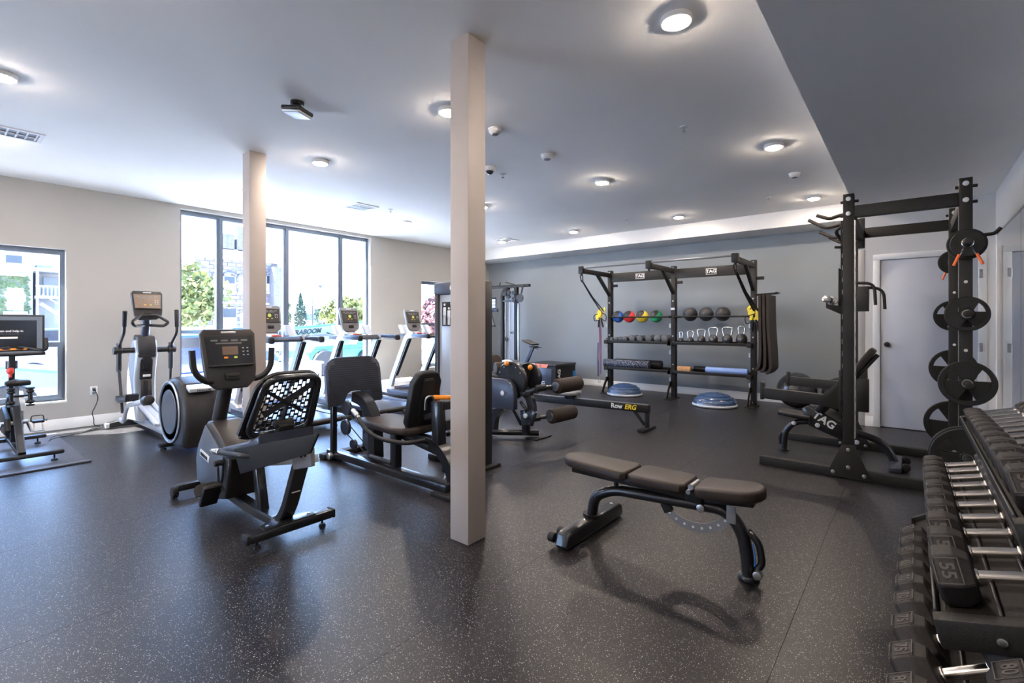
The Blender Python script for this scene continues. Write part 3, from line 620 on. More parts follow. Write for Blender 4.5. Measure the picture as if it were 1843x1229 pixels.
# ---------------------------------------------------------------- leg press with its weight tower
t = thing('leg_press_machine', 'black seated leg press with ribbed foot plate, orange lever and weight tower', 'leg press', (-3.5, 2.65, 0))
cy = 2.68
obj('base_beam', MB().bar((-4.45, 2.60, .055), (-2.74, 2.60, .055), .10, .07, .012), M['frame'], t)
obj('rear_foot', MB().box(-2.86, -2.62, 2.50, 2.80, 0, .03, .008), M['black'], t)
obj('front_foot', MB().box(-4.50, -4.40, 2.5, 3.0, .0, .05, .01), M['rubber'], t)
for y in (2.53, 2.97): obj('pivot_cap', MB().cyl((-4.33, y-.03, .045), (-4.33, y+.03, .045), .032, n=18, bev=.005), M['steel'], t)
for y, x in ((2.56, -4.33), (2.94, -4.36)): obj('pulley_post', MB().bar((x, y, .05), (x, y, .62), .05, .05, .006), M['frame'], t)
for x, y, z, r in ((-4.26, 2.66, .50, .075), (-4.28, 2.66, .31, .075), (-3.95, 2.70, .22, .085), (-3.90, 2.70, .06+.03, .06), (-4.30, 2.76, .12, .05)):
    obj('pulley', MB().lathe([(.012, -.018), (r*.9, -.018), (r, -.012), (r*.93, 0), (r, .012), (r*.9, .018), (.012, .018)], (x, y, z), 'y', 28), M['slate'], t)
for p, q in (((-4.22, 2.64, .56), (-3.98, 2.60, .46)), ((-4.22, 2.66, .43), (-3.95, 2.70, .30)), ((-4.24, 2.66, .35), (-3.98, 2.70, .16)), ((-4.25, 2.66, .24), (-3.92, 2.70, .06))):
    obj('cable', MB().cyl(p, q, .005, n=8), M['black'], t)
pl = [(-.28, -.215), (-.30, -.195), (-.30, .10), (-.29, .155), (-.265, .195), (-.225, .222), (-.17, .235), (.17, .235), (.225, .222), (.265, .195), (.29, .155), (.30, .10), (.30, -.195), (.28, -.215), (.16, -.215), (.125, -.19), (.09, -.12), (.05, -.095), (-.05, -.095), (-.09, -.12), (-.125, -.19), (-.16, -.215)]
Mp = Matrix.Translation((-4.12, 2.66, .775)) @ Matrix.Rotation(RAD(-8), 4, 'Y')
fp = obj('foot_plate', MB().prism([(a, b) for a, b in pl], 'x', -.03, .0, .008, 2, M=Mp), M['slate'], t)
rb = MB()
for i in range(21):
    z = -.185 + i*.02; segs = [(-.27, .27)] if z > -.10 else [(-.28, -.17), (.17, .28)]
    if z > .12: segs = [(-.25, .25)]
    if z > .17: segs = [(-.2, .2)]
    for a, b in segs: rb.box(0, .003, a, b, z-.006, z+.006, M=Mp)
obj('tread_ribs', rb, M['char'], fp)
obj('press_arm', MB().sweep(fillet([(-4.10, 2.66, .63), (-3.93, 2.66, .60), (-3.80, 2.66, .44), (-3.78, 2.66, .10)], .16, 8), [(-.045, -.05), (.045, -.05), (.045, .05), (-.045, .05)], up=(0, 1, 0)), M['frame'], t)
obj('seat_leg', MB().bar((-3.44, 2.62, .07), (-3.44, 2.62, .40), .07, .08, .01), M['frame'], t)
obj('lower_tube', MB().cyl((-3.78, 2.60, .12), (-3.46, 2.60, .12), .025, n=14), M['frame'], t)
obj('seat_frame', MB().bar((-3.75, 2.68, .39), (-3.0, 2.68, .37), .07, .05, .01).bar((-3.45, 2.68, .36), (-2.98, 2.72, .27), .06, .06, .01), M['frame'], t)
obj('seat_pad', MB().prism([(-3.86, 2.53), (-3.82, 2.50), (-3.28, 2.44), (-3.16, 2.48), (-3.10, 2.58), (-3.10, 2.80), (-3.18, 2.92), (-3.30, 2.94), (-3.80, 2.86), (-3.86, 2.82)], 'z', .415, .475, .02, 3), M['vinyl'], t)
def padbox(x, y, z, wy, h, th, lean): return MB().prism([(-wy*.36, 0), (-wy*.5, h*.12), (-wy*.5, h*.82), (-wy*.36, h*.97), (-wy*.2, h), (wy*.2, h), (wy*.36, h*.97), (wy*.5, h*.82), (wy*.5, h*.12), (wy*.36, 0)], 'x', -th, 0, .018, 3, M=Matrix.Translation((x, y, z)) @ Matrix.Rotation(lean, 4, 'Y'))
bp = obj('backrest_pad', padbox(-3.16, 2.66, .44, .30, .50, .07, RAD(14)), M['vinylb'], t)
obj('back_plate', MB().bar((-3.145, 2.66, .50), (-3.05, 2.66, .86), .12, .02, .004, up=(1, 0, 0)), M['black'], bp)
obj('back_label', MB().bar((-3.065, 2.66, .845), (-3.055, 2.66, .875), .09, .008, up=(1, 0, 0)), M['mid'], bp)
obj('adjuster_loop', MB().tube(fillet([(-3.06, 2.62, .62), (-3.05, 2.62, .73), (-3.04, 2.70, .73), (-3.05, 2.70, .62)], .04), .008, 8), M['steel'], t)
obj('back_post', MB().bar((-2.93, 2.66, .30), (-2.95, 2.66, .70), .09, .08, .01).bar((-3.10, 2.66, .55), (-2.95, 2.66, .60), .05, .05, .01), M['frame'], t)
obj('rear_leg', MB().sweep(fillet([(-3.0, 2.66, .36), (-2.86, 2.66, .30), (-2.76, 2.66, .16), (-2.74, 2.66, .02)], .1, 6), [(-.04, -.05), (.04, -.05), (.04, .05), (-.04, .05)], up=(0, 1, 0)), M['frame'], t)
obj('side_handle', MB().tube(fillet([(-3.72, 2.44, .50), (-3.60, 2.42, .42), (-3.40, 2.42, .37), (-3.10, 2.46, .37), (-2.98, 2.56, .40)], .1), .018, 10), M['vinylb'], t)
obj('side_handle', MB().tube(fillet([(-3.72, 2.92, .50), (-3.60, 2.95, .42), (-3.40, 2.96, .37), (-3.10, 2.93, .37), (-2.98, 2.80, .40)], .1), .018, 10), M['vinylb'], t)
obj('handle_collar', MB().cyl((-3.82, 2.445, .555), (-3.74, 2.44, .515), .022, n=14).cyl((-3.745, 2.44, .52), (-3.71, 2.44, .495), .015, n=12), M['steel'], t)
obj('linkage_beam', MB().bar((-2.93, 2.66, .66), (-3.06, 3.19, .62), .06, .07, .01).bar((-2.92, 2.70, .50), (-3.06, 3.19, .46), .06, .08, .01), M['frame'], t)
obj('orange_lever', MB().bar((-3.06, 2.70, .715), (-2.97, 2.87, .70), .055, .035, .014), M['orange'], t, label='orange release lever')
obj('floor_strut', MB().bar((-2.80, 2.62, .05), (-3.40, 3.25, .05), .07, .05, .01), M['frame'], t)
obj('rubber_stop', MB().cyl((-3.08, 2.90, .05), (-3.08, 2.90, .12), .06, .05, n=18, bev=.01), M['rubber'], t)
# tower
x0, x1, y0, y1 = -3.50, -3.015, 3.20, 3.38
obj('tower_post', MB().box(x0-.10, x0-.045, y0, y1, .06, 1.66, .012), M['char'], t)
obj('tower_post', MB().box(x1-.055, x1+.015, y0, y1, .02, 1.715, .012), M['char'], t)
obj('tower_header', MB().box(x0-.10, x1-.05, y0-.01, y1, 1.60, 1.72, .015), M['slate'], t)
obj('tower_panel', MB().box(x0-.045, x1-.055, y0+.02, y1-.02, .08, 1.60, .004), M['silver'], t)
text('header_text', 'iPRECOR', .055, M['white'], t, (x0+.24, y0-.012, 1.66), (1, 0, 0), (0, 0, 1), bold=.001)
pp = obj('placard', MB().box(x0, x0+.22, y0+.012, y0+.019, 1.30, 1.53), M['glass_dark'], t)
for i, xx in enumerate((x0+.035, x0+.095)):
    hgt = .20 if i == 0 else .16
    obj('figure_print', MB().box(xx-.018, xx+.018, y0+.009, y0+.013, 1.32+hgt*.35, 1.32+hgt*.8, .004).box(xx-.014, xx-.003, y0+.009, y0+.013, 1.31, 1.32+hgt*.4).box(xx+.003, xx+.014, y0+.009, y0+.013, 1.31, 1.32+hgt*.4).cyl((xx, y0+.009, 1.32+hgt*.92), (xx, y0+.013, 1.32+hgt*.92), .012, n=12), M['lsilver'], pp)
text('placard_text', 'LEG PRESS', .02, M['lsilver'], pp, (x0+.16, y0+.010, 1.51), (1, 0, 0), (0, 0, 1))
obj('number_strip', MB().box(x1-.062, x1-.052, y0-.004, y0+.0, .60, .80), M['lsilver'], t)
obj('instruction_sticker', MB().box(x1-.05, x1+.005, y0-.005, y0+.002, .17, .195).box(x1-.05, x1+.005, y0-.005, y0+.002, .12, .155), M['lsilver'], t)
obj('tower_foot', MB().box(x1-.10, x1+.07, y0-.05, y1+.06, 0, .03, .01), M['black'], t)
obj('tower_foot', MB().box(x0-.14, x0+.03, y0-.05, y1+.06, 0, .06, .01), M['black'], t)

# leg extension
t = thing('leg_extension_machine', 'dark leg extension and curl machine with two brown roller pads beside the tower', 'leg extension', (-3.6, 4.35, 0))
obj('front_guard', MB().prism([(-4.25, .33), (-4.25, .69), (-3.56, .69), (-3.48, .63), (-3.45, .55), (-3.45, .35)], 'y', 4.24, 4.32, .01), M['slate'], t)
obj('pivot_bolt', MB().cyl((-3.60, 4.24, .53), (-3.60, 4.22, .53), .028, n=16, bev=.004), M['lsilver'], t)
for x, y, z, r in ((-3.58, 4.37, .66, .22), (-3.44, 4.52, .70, .17)):
    obj('cam_disc', MB().lathe([(.02, -.03), (r*.95, -.03), (r, -.02), (r, .02), (r*.95, .03), (.02, .03)], (x, y, z), 'y', 40), M['frame'], t)
for a in range(5): obj('disc_bolt', MB().cyl((-3.58+.18*math.cos(a*.5+.6), 4.335, .66+.18*math.sin(a*.5+.6)), (-3.58+.18*math.cos(a*.5+.6), 4.345, .66+.18*math.sin(a*.5+.6)), .008, n=8), M['steel'], t)
obj('seat_pad', MB().box(-4.12, -3.72, 4.36, 4.78, .66, .73, .03, 3), M['vinyl'], t)
obj('backrest_pad', padbox(-4.05, 4.62, .70, .36, .24, .08, RAD(-15)), M['foam'], t)
obj('knee_pad', MB().cyl((-3.83, 4.36, .79), (-3.70, 4.60, .79), .075, n=24, bev=.012), M['foam'], t)
for z, x in ((.62, -3.06), (.275, -3.14)):
    obj('roller_shaft', MB().cyl((x-.16, 4.36, z-.02), (x, 4.62, z), .024, n=14).cyl((x-.16, 4.36, z-.02), (x-.10, 4.45, z-.01), .04, n=16), M['frame'], t)
    r_ = obj('roller_pad', MB().cyl((x, 4.52, z), (x+.06, 4.90, z+.01), .083, n=28, bev=.015), M['foam'], t)
    obj('roller_ring', MB().cyl((x-.006, 4.50, z), (x+.001, 4.53, z), .052, n=22), M['steel'], r_)
obj('swing_arm', MB().sweep(fillet([(-3.45, 4.40, .60), (-3.34, 4.40, .50), (-3.28, 4.38, .34), (-3.33, 4.36, .20)], .1, 5), [(-.045, -.03), (.045, -.03), (.045, .03), (-.045, .03)], up=(0, 1, 0)), M['frame'], t)
obj('arm_bracket', MB().prism([(-3.40, .18), (-3.42, .28), (-3.28, .36), (-3.20, .34), (-3.26, .18)], 'y', 4.33, 4.36, .006), M['frame'], t)
obj('pivot_bolt', MB().cyl((-3.34, 4.33, .29), (-3.34, 4.31, .29), .028, n=16, bev=.004), M['lsilver'], t)
obj('adjust_rod', MB().bar((-3.42, 4.33, .44), (-3.32, 4.31, .36), .03, .03, .004).bar((-3.44, 4.36, .52), (-3.30, 4.40, .54), .05, .05, .006), M['char'], t)
obj('upper_arm', MB().bar((-3.45, 4.38, .52), (-3.18, 4.42, .60), .06, .06, .01), M['frame'], t)
for p, q in (((-3.60, 4.30, .86), (-3.55, 4.30, .74)), ((-3.38, 4.46, .82), (-3.42, 4.46, .68))):
    g = obj('selector_lever', MB().cyl(p, q, .007, n=8), M['black'], t)
    obj('orange_knob', MB().ell(p, .028, .028, .032, 14, 10), M['orange'], g)
obj('front_leg', MB().bar((-3.42, 4.40, .34), (-3.40, 4.42, .05), .07, .08, .01), M['frame'], t)
obj('rear_leg', MB().sweep(fillet([(-3.66, 4.30, .35), (-3.78, 4.30, .25), (-3.80, 4.30, .04)], .1, 5), [(-.04, -.035), (.04, -.035), (.04, .035), (-.04, .035)], up=(0, 1, 0)), M['frame'], t)
obj('base_bar', MB().tube(fillet([(-4.5, 4.25, .06), (-3.8, 4.22, .06), (-3.52, 4.42, .06), (-3.32, 4.55, .06)], .1), .035, 12), M['frame'], t)
obj('foot_plate', MB().box(-3.42, -3.26, 4.42, 4.72, 0, .015, .003), M['black'], t)
obj('bracket_arm', MB().bar((-3.55, 4.34, .36), (-3.46, 4.40, .16), .05, .035, .005), M['frame'], t)

# rowing machine
cy = 5.74
t = thing('rowing_machine', 'black rowing machine with a long rail and grey seat behind the leg extension', 'rowing machine', (-3.6, cy, 0))
rl = obj('rail', MB().bar((-4.40, cy, .235), (-2.50, cy, .265), .07, .095, .008), M['black'], t)
obj('rail_strip', MB().bar((-4.40, cy, .286), (-2.52, cy, .316), .045, .006), M['steel'], rl)
text('rail_text', 'Row', .085, M['white'], rl, (-2.93, cy-.037, .262), (1, 0, .016), (0, 0, 1), bold=.002)
text('rail_text', 'ERG', .085, M['yellow'], rl, (-2.74, cy-.037, .265), (1, 0, .016), (0, 0, 1), bold=.002, shear=.2)
obj('rear_leg', MB().bar((-2.53, cy, .26), (-2.53, cy, .03), .045, .045, .006).bar((-2.70, cy, .22), (-2.56, cy, .06), .03, .035, .004), M['black'], t)
obj('rear_foot', MB().box(-2.58, -2.49, cy-.18, cy+.18, 0, .035, .008), M['black'], t)
obj('seat', MB().prism([(-3.68, -.15), (-3.60, -.17), (-3.50, -.15), (-3.46, -.05), (-3.50, 0), (-3.46, .05), (-3.50, .15), (-3.60, .17), (-3.68, .15), (-3.76, 0)], 'z', .34, .385, .016, 3, M=Matrix.Translation((-.06, cy, 0))), M['mid'], t)
obj('seat_carriage', MB().box(-3.72, -3.58, cy-.045, cy+.045, .29, .345, .008).cyl((-3.70, cy-.05, .30), (-3.70, cy+.05, .30), .02).cyl((-3.60, cy-.05, .30), (-3.60, cy+.05, .30), .02), M['black'], t)
fw = obj('flywheel_housing', MB().lathe([(.02, -.10), (.24, -.10), (.27, -.07), (.27, .07), (.24, .10), (.02, .10)], (-4.72, cy, .50), 'y', 40), M['slate'], t)
obj('housing_rim', MB().lathe([(.245, -.104), (.265, -.104), (.278, -.09), (.272, -.07)], (-4.72, cy, .50), 'y', 40), M['lsilver'], fw)
obj('front_leg', MB().bar((-4.72, cy, .30), (-4.85, cy, .03), .06, .05, .008).bar((-4.60, cy, .34), (-4.40, cy, .24), .06, .08, .008), M['black'], t)
obj('front_foot', MB().box(-4.92, -4.80, cy-.24, cy+.24, 0, .045, .008), M['black'], t)
obj('monitor_arm', MB().bar((-4.52, cy, .55), (-4.30, cy, .98), .035, .05, .008), M['slate'], t)
mo = obj('monitor', MB().box(-.11, .09, -.09, .09, -.012, .012, .008, M=Matrix.Translation((-4.34, cy, 1.04)) @ Matrix.Rotation(RAD(18), 4, 'Y')), M['black'], t)
obj('phone_holder', MB().box(-4.33, -4.24, cy-.06, cy+.06, .975, .99, .004).bar((-4.30, cy, .97), (-4.19, cy-.02, .95), .01, .01).bar((-4.30, cy+.03, .97), (-4.17, cy+.03, .97), .01, .01), M['black'], mo)
for s_ in (-1, 1): obj('foot_stretcher', MB().bar((-4.30, cy+s_*.10, .28), (-4.06, cy+s_*.10, .40) if False else (-4.42, cy+s_*.10, .50), .10, .015, .006), M['char'], t)
obj('pull_handle', MB().cyl((-4.42, cy-.24, .60), (-4.42, cy+.24, .60), .015, n=10), M['black'], t)

# functional trainer (cable column)
t = thing('cable_machine', 'black cable machine with pulleys and placard in the far back corner', 'cable machine', (-6.8, 8.3, 0))
obj('upright', MB().rail(fillet([(-6.98, 8.2, .02), (-6.98, 8.2, 1.95), (-6.93, 8.2, 2.06), (-6.80, 8.2, 2.10)], .08), .07, .08, up=(0, 1, 0)), M['black'], t)
obj('upright', MB().box(-6.63, -6.55, 8.16, 8.24, .02, 2.10, .01), M['black'], t)
obj('top_beam', MB().box(-7.75, -6.22, 8.16, 8.23, 2.10, 2.16, .01), M['black'], t)
obj('pull_up_grip', MB().tube([(-7.08, 8.18, 2.14), (-6.96, 8.1, 2.21)], .014, 8).tube([(-6.82, 8.1, 2.22), (-6.60, 8.18, 2.15)], .014, 8), M['black'], t)
obj('cross_beam', MB().box(-7.0, -6.60, 8.17, 8.22, 1.80, 1.83, .006), M['slate'], t)
obj('weight_shroud', MB().box(-6.93, -6.64, 8.26, 8.28, .15, 2.06), M['silver'], t)
obj('guide_rod', MB().cyl((-6.90, 8.2, .1), (-6.90, 8.2, 1.82), .010, n=10), M['chrome'], t)
obj('guide_rod', MB().cyl((-6.78, 8.2, .1), (-6.78, 8.2, 1.82), .007, n=10), M['chrome'], t)
ws = MB()
for i in range(14): ws.box(-6.93, -6.66, 8.19, 8.25, .10+i*.028, .124+i*.028, .003)
obj('weight_stack', ws, M['black'], t)
text('shroud_text', 'TAG', .075, M['char'], t, (-6.78, 8.255, 1.12), (1, 0, 0), (0, 0, 1), bold=.001)
for x, y, z, r in ((-6.86, 8.12, 1.98, .06), (-6.77, 8.14, 1.90, .055), (-6.74, 8.12, 2.0, .05), (-6.55, 8.06, 1.98, .05), (-6.54, 8.05, 1.83, .06), (-6.38, 8.06, 1.86, .09), (-6.80, 8.12, .98, .05)):
    obj('pulley', MB().lathe([(.01, -.014), (r*.9, -.014), (r, -.01), (r*.92, 0), (r, .01), (r*.9, .014), (.01, .014)], (x, y, z), 'y', 24), M['char'], t)
obj('pulley_bracket', MB().bar((-6.50, 8.10, 1.80), (-6.36, 8.08, 1.90), .03, .07, .006).bar((-6.33, 8.1, 2.13), (-6.36, 8.08, 1.95), .02, .04, .006).bar((-6.84, 8.14, 2.05), (-6.70, 8.14, 1.88), .02, .04, .006), M['black'], t)
obj('numbered_rail', MB().box(-6.52, -6.48, 8.14, 8.18, .05, 1.76, .004), M['steel'], t)
pp = obj('placard', MB().box(-7.38, -7.12, 8.14, 8.15, 1.66, 1.90), M['black'], t)
for i in range(2):
    for k in range(3): obj('picture_cell', MB().box(-7.36+i*.12, -7.26+i*.12, 8.135, 8.141, 1.67+k*.068, 1.725+k*.068), M['lsilver'], pp)
obj('placard_base', MB().box(-7.40, -7.10, 8.14, 8.2, 1.58, 1.65, .005), M['slate'], t)
obj('triangle_handle', MB().tube([(-7.22, 8.12, 1.50), (-7.30, 8.12, 1.27), (-7.14, 8.12, 1.27), (-7.22, 8.12, 1.50)], .008, 8).cyl((-7.31, 8.12, 1.265), (-7.13, 8.12, 1.265), .017, n=12).cyl((-7.22, 8.12, 1.50), (-7.22, 8.12, 1.62), .006), M['black'], t)
obj('base_frame', MB().box(-7.7, -6.4, 8.15, 8.25, 0, .06, .01), M['black'], t)
obj('upright', MB().box(-7.72, -7.64, 8.16, 8.24, .05, 2.10, .01), M['black'], t)

# plyo box
t = thing('plyo_box', 'soft grey and black plyometric jump box on the floor by the blue wall', 'plyo box', (-5.8, 8.35, 0))
obj('box_body', MB().box(-6.18, -5.43, 8.0, 8.74, 0, .50, .02, 3), M['black'], t)
obj('box_lid', MB().box(-6.19, -5.42, 7.99, 8.75, .455, .51, .02, 3), M['char'], t)
obj('front_panel', MB().box(-6.08, -5.53, 7.992, 8.0, .06, .42, .004), M['slate'], t)
obj('orange_label', MB().prism([(-6.02, .505), (-5.60, .505), (-5.64, .43), (-5.98, .43)], 'y', 7.982, 7.990), pm('coral_print', (.85, .25, .16), .5), t)
text('label_number', '20', .055, M['char'], t, (-5.80, 7.981, .467), (1, 0, 0), (0, 0, 1))
text('front_text', 'TAG', .11, M['white'], t, (-5.80, 7.990, .12), (1, 0, 0), (0, 0, 1), bold=.002)
text('side_text', 'TAG', .13, M['white'], t, (-5.427, 8.12, .28), (0, 0, 1), (0, -1, 0), bold=.002)
obj('blue_label', MB().box(-5.432, -5.425, 8.62, 8.735, .10, .34), pm('blue_print', (.03, .22, .55), .5), t)
# ---------------------------------------------------------------- storage rig on the blue wall
PX_ = (-4.50, -3.25, -1.95); PY = 8.5
t = thing('storage_rig', 'black steel storage rig with three shelf levels standing against the blue wall', 'storage rack', (-3.25, PY, 0))
for i, x in enumerate(PX_):
    obj('post', MB().box(x-.038, x+.038, PY-.038, PY+.062, 0, 2.34, .004), M['rack'], t)
    obj('foot_plate', MB().box(x-.07, x+.07, PY-.29, PY+.10, 0, .012, .002), M['rack'], t)
    b = obj('foot_brace', MB().prism([(PY-.27, .012), (PY-.27, .05), (PY-.09, .30), (PY-.038, .30), (PY-.038, .22), (PY-.09, .20), (PY-.19, .05), (PY-.19, .012)], 'x', x-.045, x-.030, .002), M['rack'], t)
    for y, z in ((PY-.215, .07), (PY-.165, .14), (PY-.115, .21)): obj('brace_hole', MB().cyl((x-.047, y, z), (x-.044, y, z), .014, n=12), M['steel'], b)
    obj('top_arm', MB().bar((x, PY, 2.25), (x, 7.46, 2.25), .06, .08, .004), M['rack'], t)
    obj('arm_brace', MB().bar((x, PY-.03, 1.86), (x, 7.98, 2.24), .05, .055, .003), M['rack'], t)
    obj('arm_clamp', MB().box(x-.045, x+.045, 7.40, 7.49, 2.20, 2.33, .006).cyl((x, 7.44, 2.21), (x, 7.44, 2.16), .02), M['rack'], t)
    obj('side_peg', MB().box(x+.03, x+.15, PY-.02, PY+.03, 2.02, 2.07, .006), M['rack'], t)
    for z in (1.25, .78, .30): obj('band_peg', MB().tube([(x-.042, PY-.05, z), (x-.05, PY-.07, z), (x-.05, PY-.07, z+.07), (x-.042, PY-.05, z+.07)], .007, 6, closed=True), M['lsilver'], t)
    for z in (2.22, 2.30, 1.10, .60, 1.72): obj('bolt', MB().cyl((x, PY-.038, z), (x, PY-.05, z), .013, n=6), M['steel'], t)
for a, b in zip(PX_, PX_[1:]):
    bm_ = obj('cross_beam', MB().box(a+.038, b-.038, PY-.03, PY+.02, 2.115, 2.285, .004), M['rack'], t)
    c = (a+b)/2
    lg = obj('logo_plate', MB().box(c-.085, c+.085, PY-.034, PY-.029, 2.15, 2.25), M['white'], bm_)
    obj('logo_ground', MB().box(c-.078, c+.078, PY-.036, PY-.033, 2.157, 2.243), M['rack'], lg)
    text('logo_text', 'TAG', .075, M['white'], lg, (c, PY-.037, 2.20), (1, 0, 0), (0, 0, 1), bold=.002, sx=1.1)
    obj('pull_up_bar', MB().cyl((a, 7.44, 2.30), (b, 7.44, 2.30), .016, n=12), M['mid'], t)
    for y in (8.40, 8.66): obj('ball_rail', MB().cyl((a+.03, y, 1.44), (b-.03, y, 1.44), .013, n=10), M['rack'], t)
    for x in (a+.04, b-.04): obj('rail_bracket', MB().box(x-.012, x+.012, 8.37, 8.70, 1.42, 1.46, .004), M['rack'], t)
    for z in (.985, .485):
        obj('shelf_tray', MB().box(a-.03, b-.0, 8.36, 8.375, z-.03, z+.02, .002).box(a-.03, b, 8.36, 8.74, z-.01, z, .002).box(a-.03, b, 8.735, 8.75, z-.01, z+.03, .002), M['rack'], t)
        obj('shelf_bracket', MB().box(a-.06, a+.02, 8.35, 8.46, z-.05, z+.02, .004), M['rack'], t)
        obj('shelf_bracket', MB().box(b-.07, b-.005, 8.35, 8.46, z-.05, z+.02, .004), M['rack'], t)
obj('lift_plate', MB().box(-3.29, -3.22, 8.455, 8.46, 1.56, 1.60), M['lsilver'], t)
for y in (8.30, 8.48): obj('mat_hook', MB().tube(fillet([(-1.915, y, 1.775), (-1.62, y, 1.785), (-1.57, y, 1.80)], .02), .010, 8), M['rack'], t)

def med_ball(x, r, m1, m2, lab, kind):
    c = V(x, 8.53, 1.452 + math.sqrt(max(0, (r+.013)**2 - .13**2)))
    if kind == 0:
        o = thing('medicine_ball', lab, 'medicine ball', tuple(c), 'medicine balls on the top shelf')
        obj('ball_body', MB().ell(c, r, r, r, 32, 20), m1, o)
        for dv in ((-.25, -.75, .62), (.25, .75, -.62)):
            tb = MB(); n = 28; rr = r + .002
            tb.lathe([(math.sin(q)*rr, math.cos(q)*rr) for q in [.86, .7, .5, .3, .1]] + [(.001, rr)], n=n)
            Q = Vector(dv).to_track_quat('Z', 'Y').to_matrix().to_4x4(); Q.translation = c
            bmesh.ops.transform(tb.b, matrix=Q, verts=tb.b.verts); obj('end_panel', tb, m2, o)
    else:
        solo('slam_ball', MB().ell(c, r, r, r, 32, 20), m1, lab, 'slam ball', 'black slam balls on the top shelf')
B_ = pm('ball_black', (.03, .03, .033), .5, var=.2, bump=.6, bscale=160)
for x, m2, nm in ((-4.35, pm('ball_blue', (.03, .13, .50), .5), 'blue'), (-4.12, pm('ball_red', (.70, .04, .04), .5), 'red'), (-3.86, pm('ball_yellow', (.80, .60, .04), .5), 'yellow'), (-3.59, pm('ball_green', (.02, .33, .14), .5), 'green')):
    med_ball(x, .112, m2, B_, nm + ' and black medicine ball on the top shelf of the storage rig', 0)
for x, lab in ((-2.97, 'black slam ball on the top shelf, nearest the middle post'), (-2.70, 'middle of the three black slam balls, with a small printed mark'), (-2.43, 'black slam ball on the top shelf, nearest the end post')):
    med_ball(x, .120, B_, None, lab, 1)
text('ball_mark', 'V', .04, M['mid'], [o for o in bpy.data.objects if o.name.startswith('slam_ball')][1], (-2.70, 8.397, 1.50), (1, 0, 0), (0, 0, 1))

DG = pm('grey_vinyl_weight', (.085, .09, .10), .5, var=.1)
xs = [-4.53, -4.43, -4.34, -4.25, -4.16, -4.01, -3.86, -3.69, -3.52, -3.39]; rs = [.033, .038, .043, .047, .050, .062, .060, .066, .067, .066]
nth = ['first', 'second', 'third', 'fourth', 'fifth', 'sixth', 'seventh', 'eighth', 'ninth', 'tenth']
for i, (x, r) in enumerate(zip(xs, rs)):
    o = thing('small_dumbbell', 'grey round-headed dumbbell on the middle shelf, %s from the outer post' % nth[i], 'dumbbell', (x, 8.5, .985), 'small grey dumbbells on the middle shelf')
    z = .986 + r
    for y in (8.44, 8.60): obj('head', MB().lathe([(r*.6, -.035), (r*.92, -.025), (r, -.008), (r, .008), (r*.92, .025), (r*.6, .035)], (x, y, z), 'y', 16), DG, o)
    obj('handle', MB().cyl((x, 8.46, z), (x, 8.58, z), r*.35, n=12), M['char'], o)
for i, (x, r, hh) in enumerate(((-3.12, .046, .10), (-2.955, .055, .10), (-2.77, .068, .11), (-2.575, .076, .12), (-2.35, .082, .115), (-2.13, .088, .12))):
    o = thing('kettlebell', 'black kettlebell with chrome handle on the middle shelf, %s from the middle post' % nth[i], 'kettlebell', (x, 8.5, .985), 'kettlebells on the middle shelf')
    z = .985 + r*.92
    obj('bell', MB().lathe([(r*.6, -r*.92), (r*.85, -r*.6), (r, -r*.1), (r*.93, r*.4), (r*.7, r*.8), (r*.45, r*1.0)], (x, 8.5, z), n=24), M['kb'], o)
    w2 = (.55 if i in (0, 5) else .95) * r; rot = i == 0
    pts = [(-w2*.75, r*.75), (-w2*1.05, r*1.0+hh*.75), (-w2*.75, r*1.0+hh), (w2*.75, r*1.0+hh), (w2*1.05, r*1.0+hh*.75), (w2*.75, r*.75)]
    obj('handle', MB().tube(fillet([(x+a, 8.5, z+b) for a, b in pts], .025), .0115, 10, up=(0, 1, 0)), M['chrome'], o)
    obj('brand_disc', MB().cyl((x, 8.5-r*.98, z), (x, 8.5-r*1.02, z), r*.22, n=14), M['mid'], o)
solo('foam_roller', MB().cyl((-4.60, 8.46, .565), (-3.68, 8.44, .565), .077, n=28, bev=.008), M['speck'], 'speckled foam roller in front on the lowest shelf', 'foam roller')
solo('foam_roller', MB().cyl((-4.45, 8.62, .565), (-3.52, 8.62, .565), .077, n=28, bev=.008), M['rubber'], 'plain black foam roller behind the speckled one', 'foam roller')
solo('yoga_block', MB().box(-3.17, -2.94, 8.43, 8.53, .486, .575, .008), M['cork'], 'tan cork yoga block on the lowest shelf', 'yoga block')
solo('yoga_mat', MB().cyl((-2.68, 8.46, .540), (-2.02, 8.44, .540), .052, n=24, bev=.004), M['blueroll'], 'rolled light blue mat lying on the lowest shelf', 'yoga mat')
solo('yoga_mat', MB().cyl((-2.93, 8.62, .535), (-2.1, 8.60, .535), .046, n=24, bev=.004), M['vinylb'], 'rolled black mat behind the light blue one', 'yoga mat')
for x, y, r, lab in ((-4.10, 8.30, .31, 'blue half-dome balance trainer on the floor below the speckled roller'), (-2.44, 8.12, .33, 'blue half-dome balance trainer on the floor below the light blue mat')):
    o = thing('balance_trainer', lab, 'balance trainer', (x, y, 0), 'blue half-dome balance trainers')
    obj('platform', MB().lathe([(r*.9, 0), (r*1.03, .012), (r*1.04, .03), (r*1.0, .045), (r*.9, .05)], (x, y, 0), n=48), M['bosub'], o)
    obj('dome', MB().lathe([(r*.99, .045)] + [(r*.98*math.cos(a), .045 + .175*math.sin(a)) for a in [k*math.pi/2/12 for k in range(1, 12)]] + [(.001, .22)], (x, y, 0), n=48), M['bosu'], o)
    for rr, zz in ((.97, .07), (.86, .125), (.70, .165)): obj('dome_ridge', MB().tube([(x+r*rr*math.cos(a), y+r*rr*math.sin(a), zz+.01) for a in [k*2*math.pi/48 for k in range(48)]], .004, 5, closed=True), M['bosu'], o)

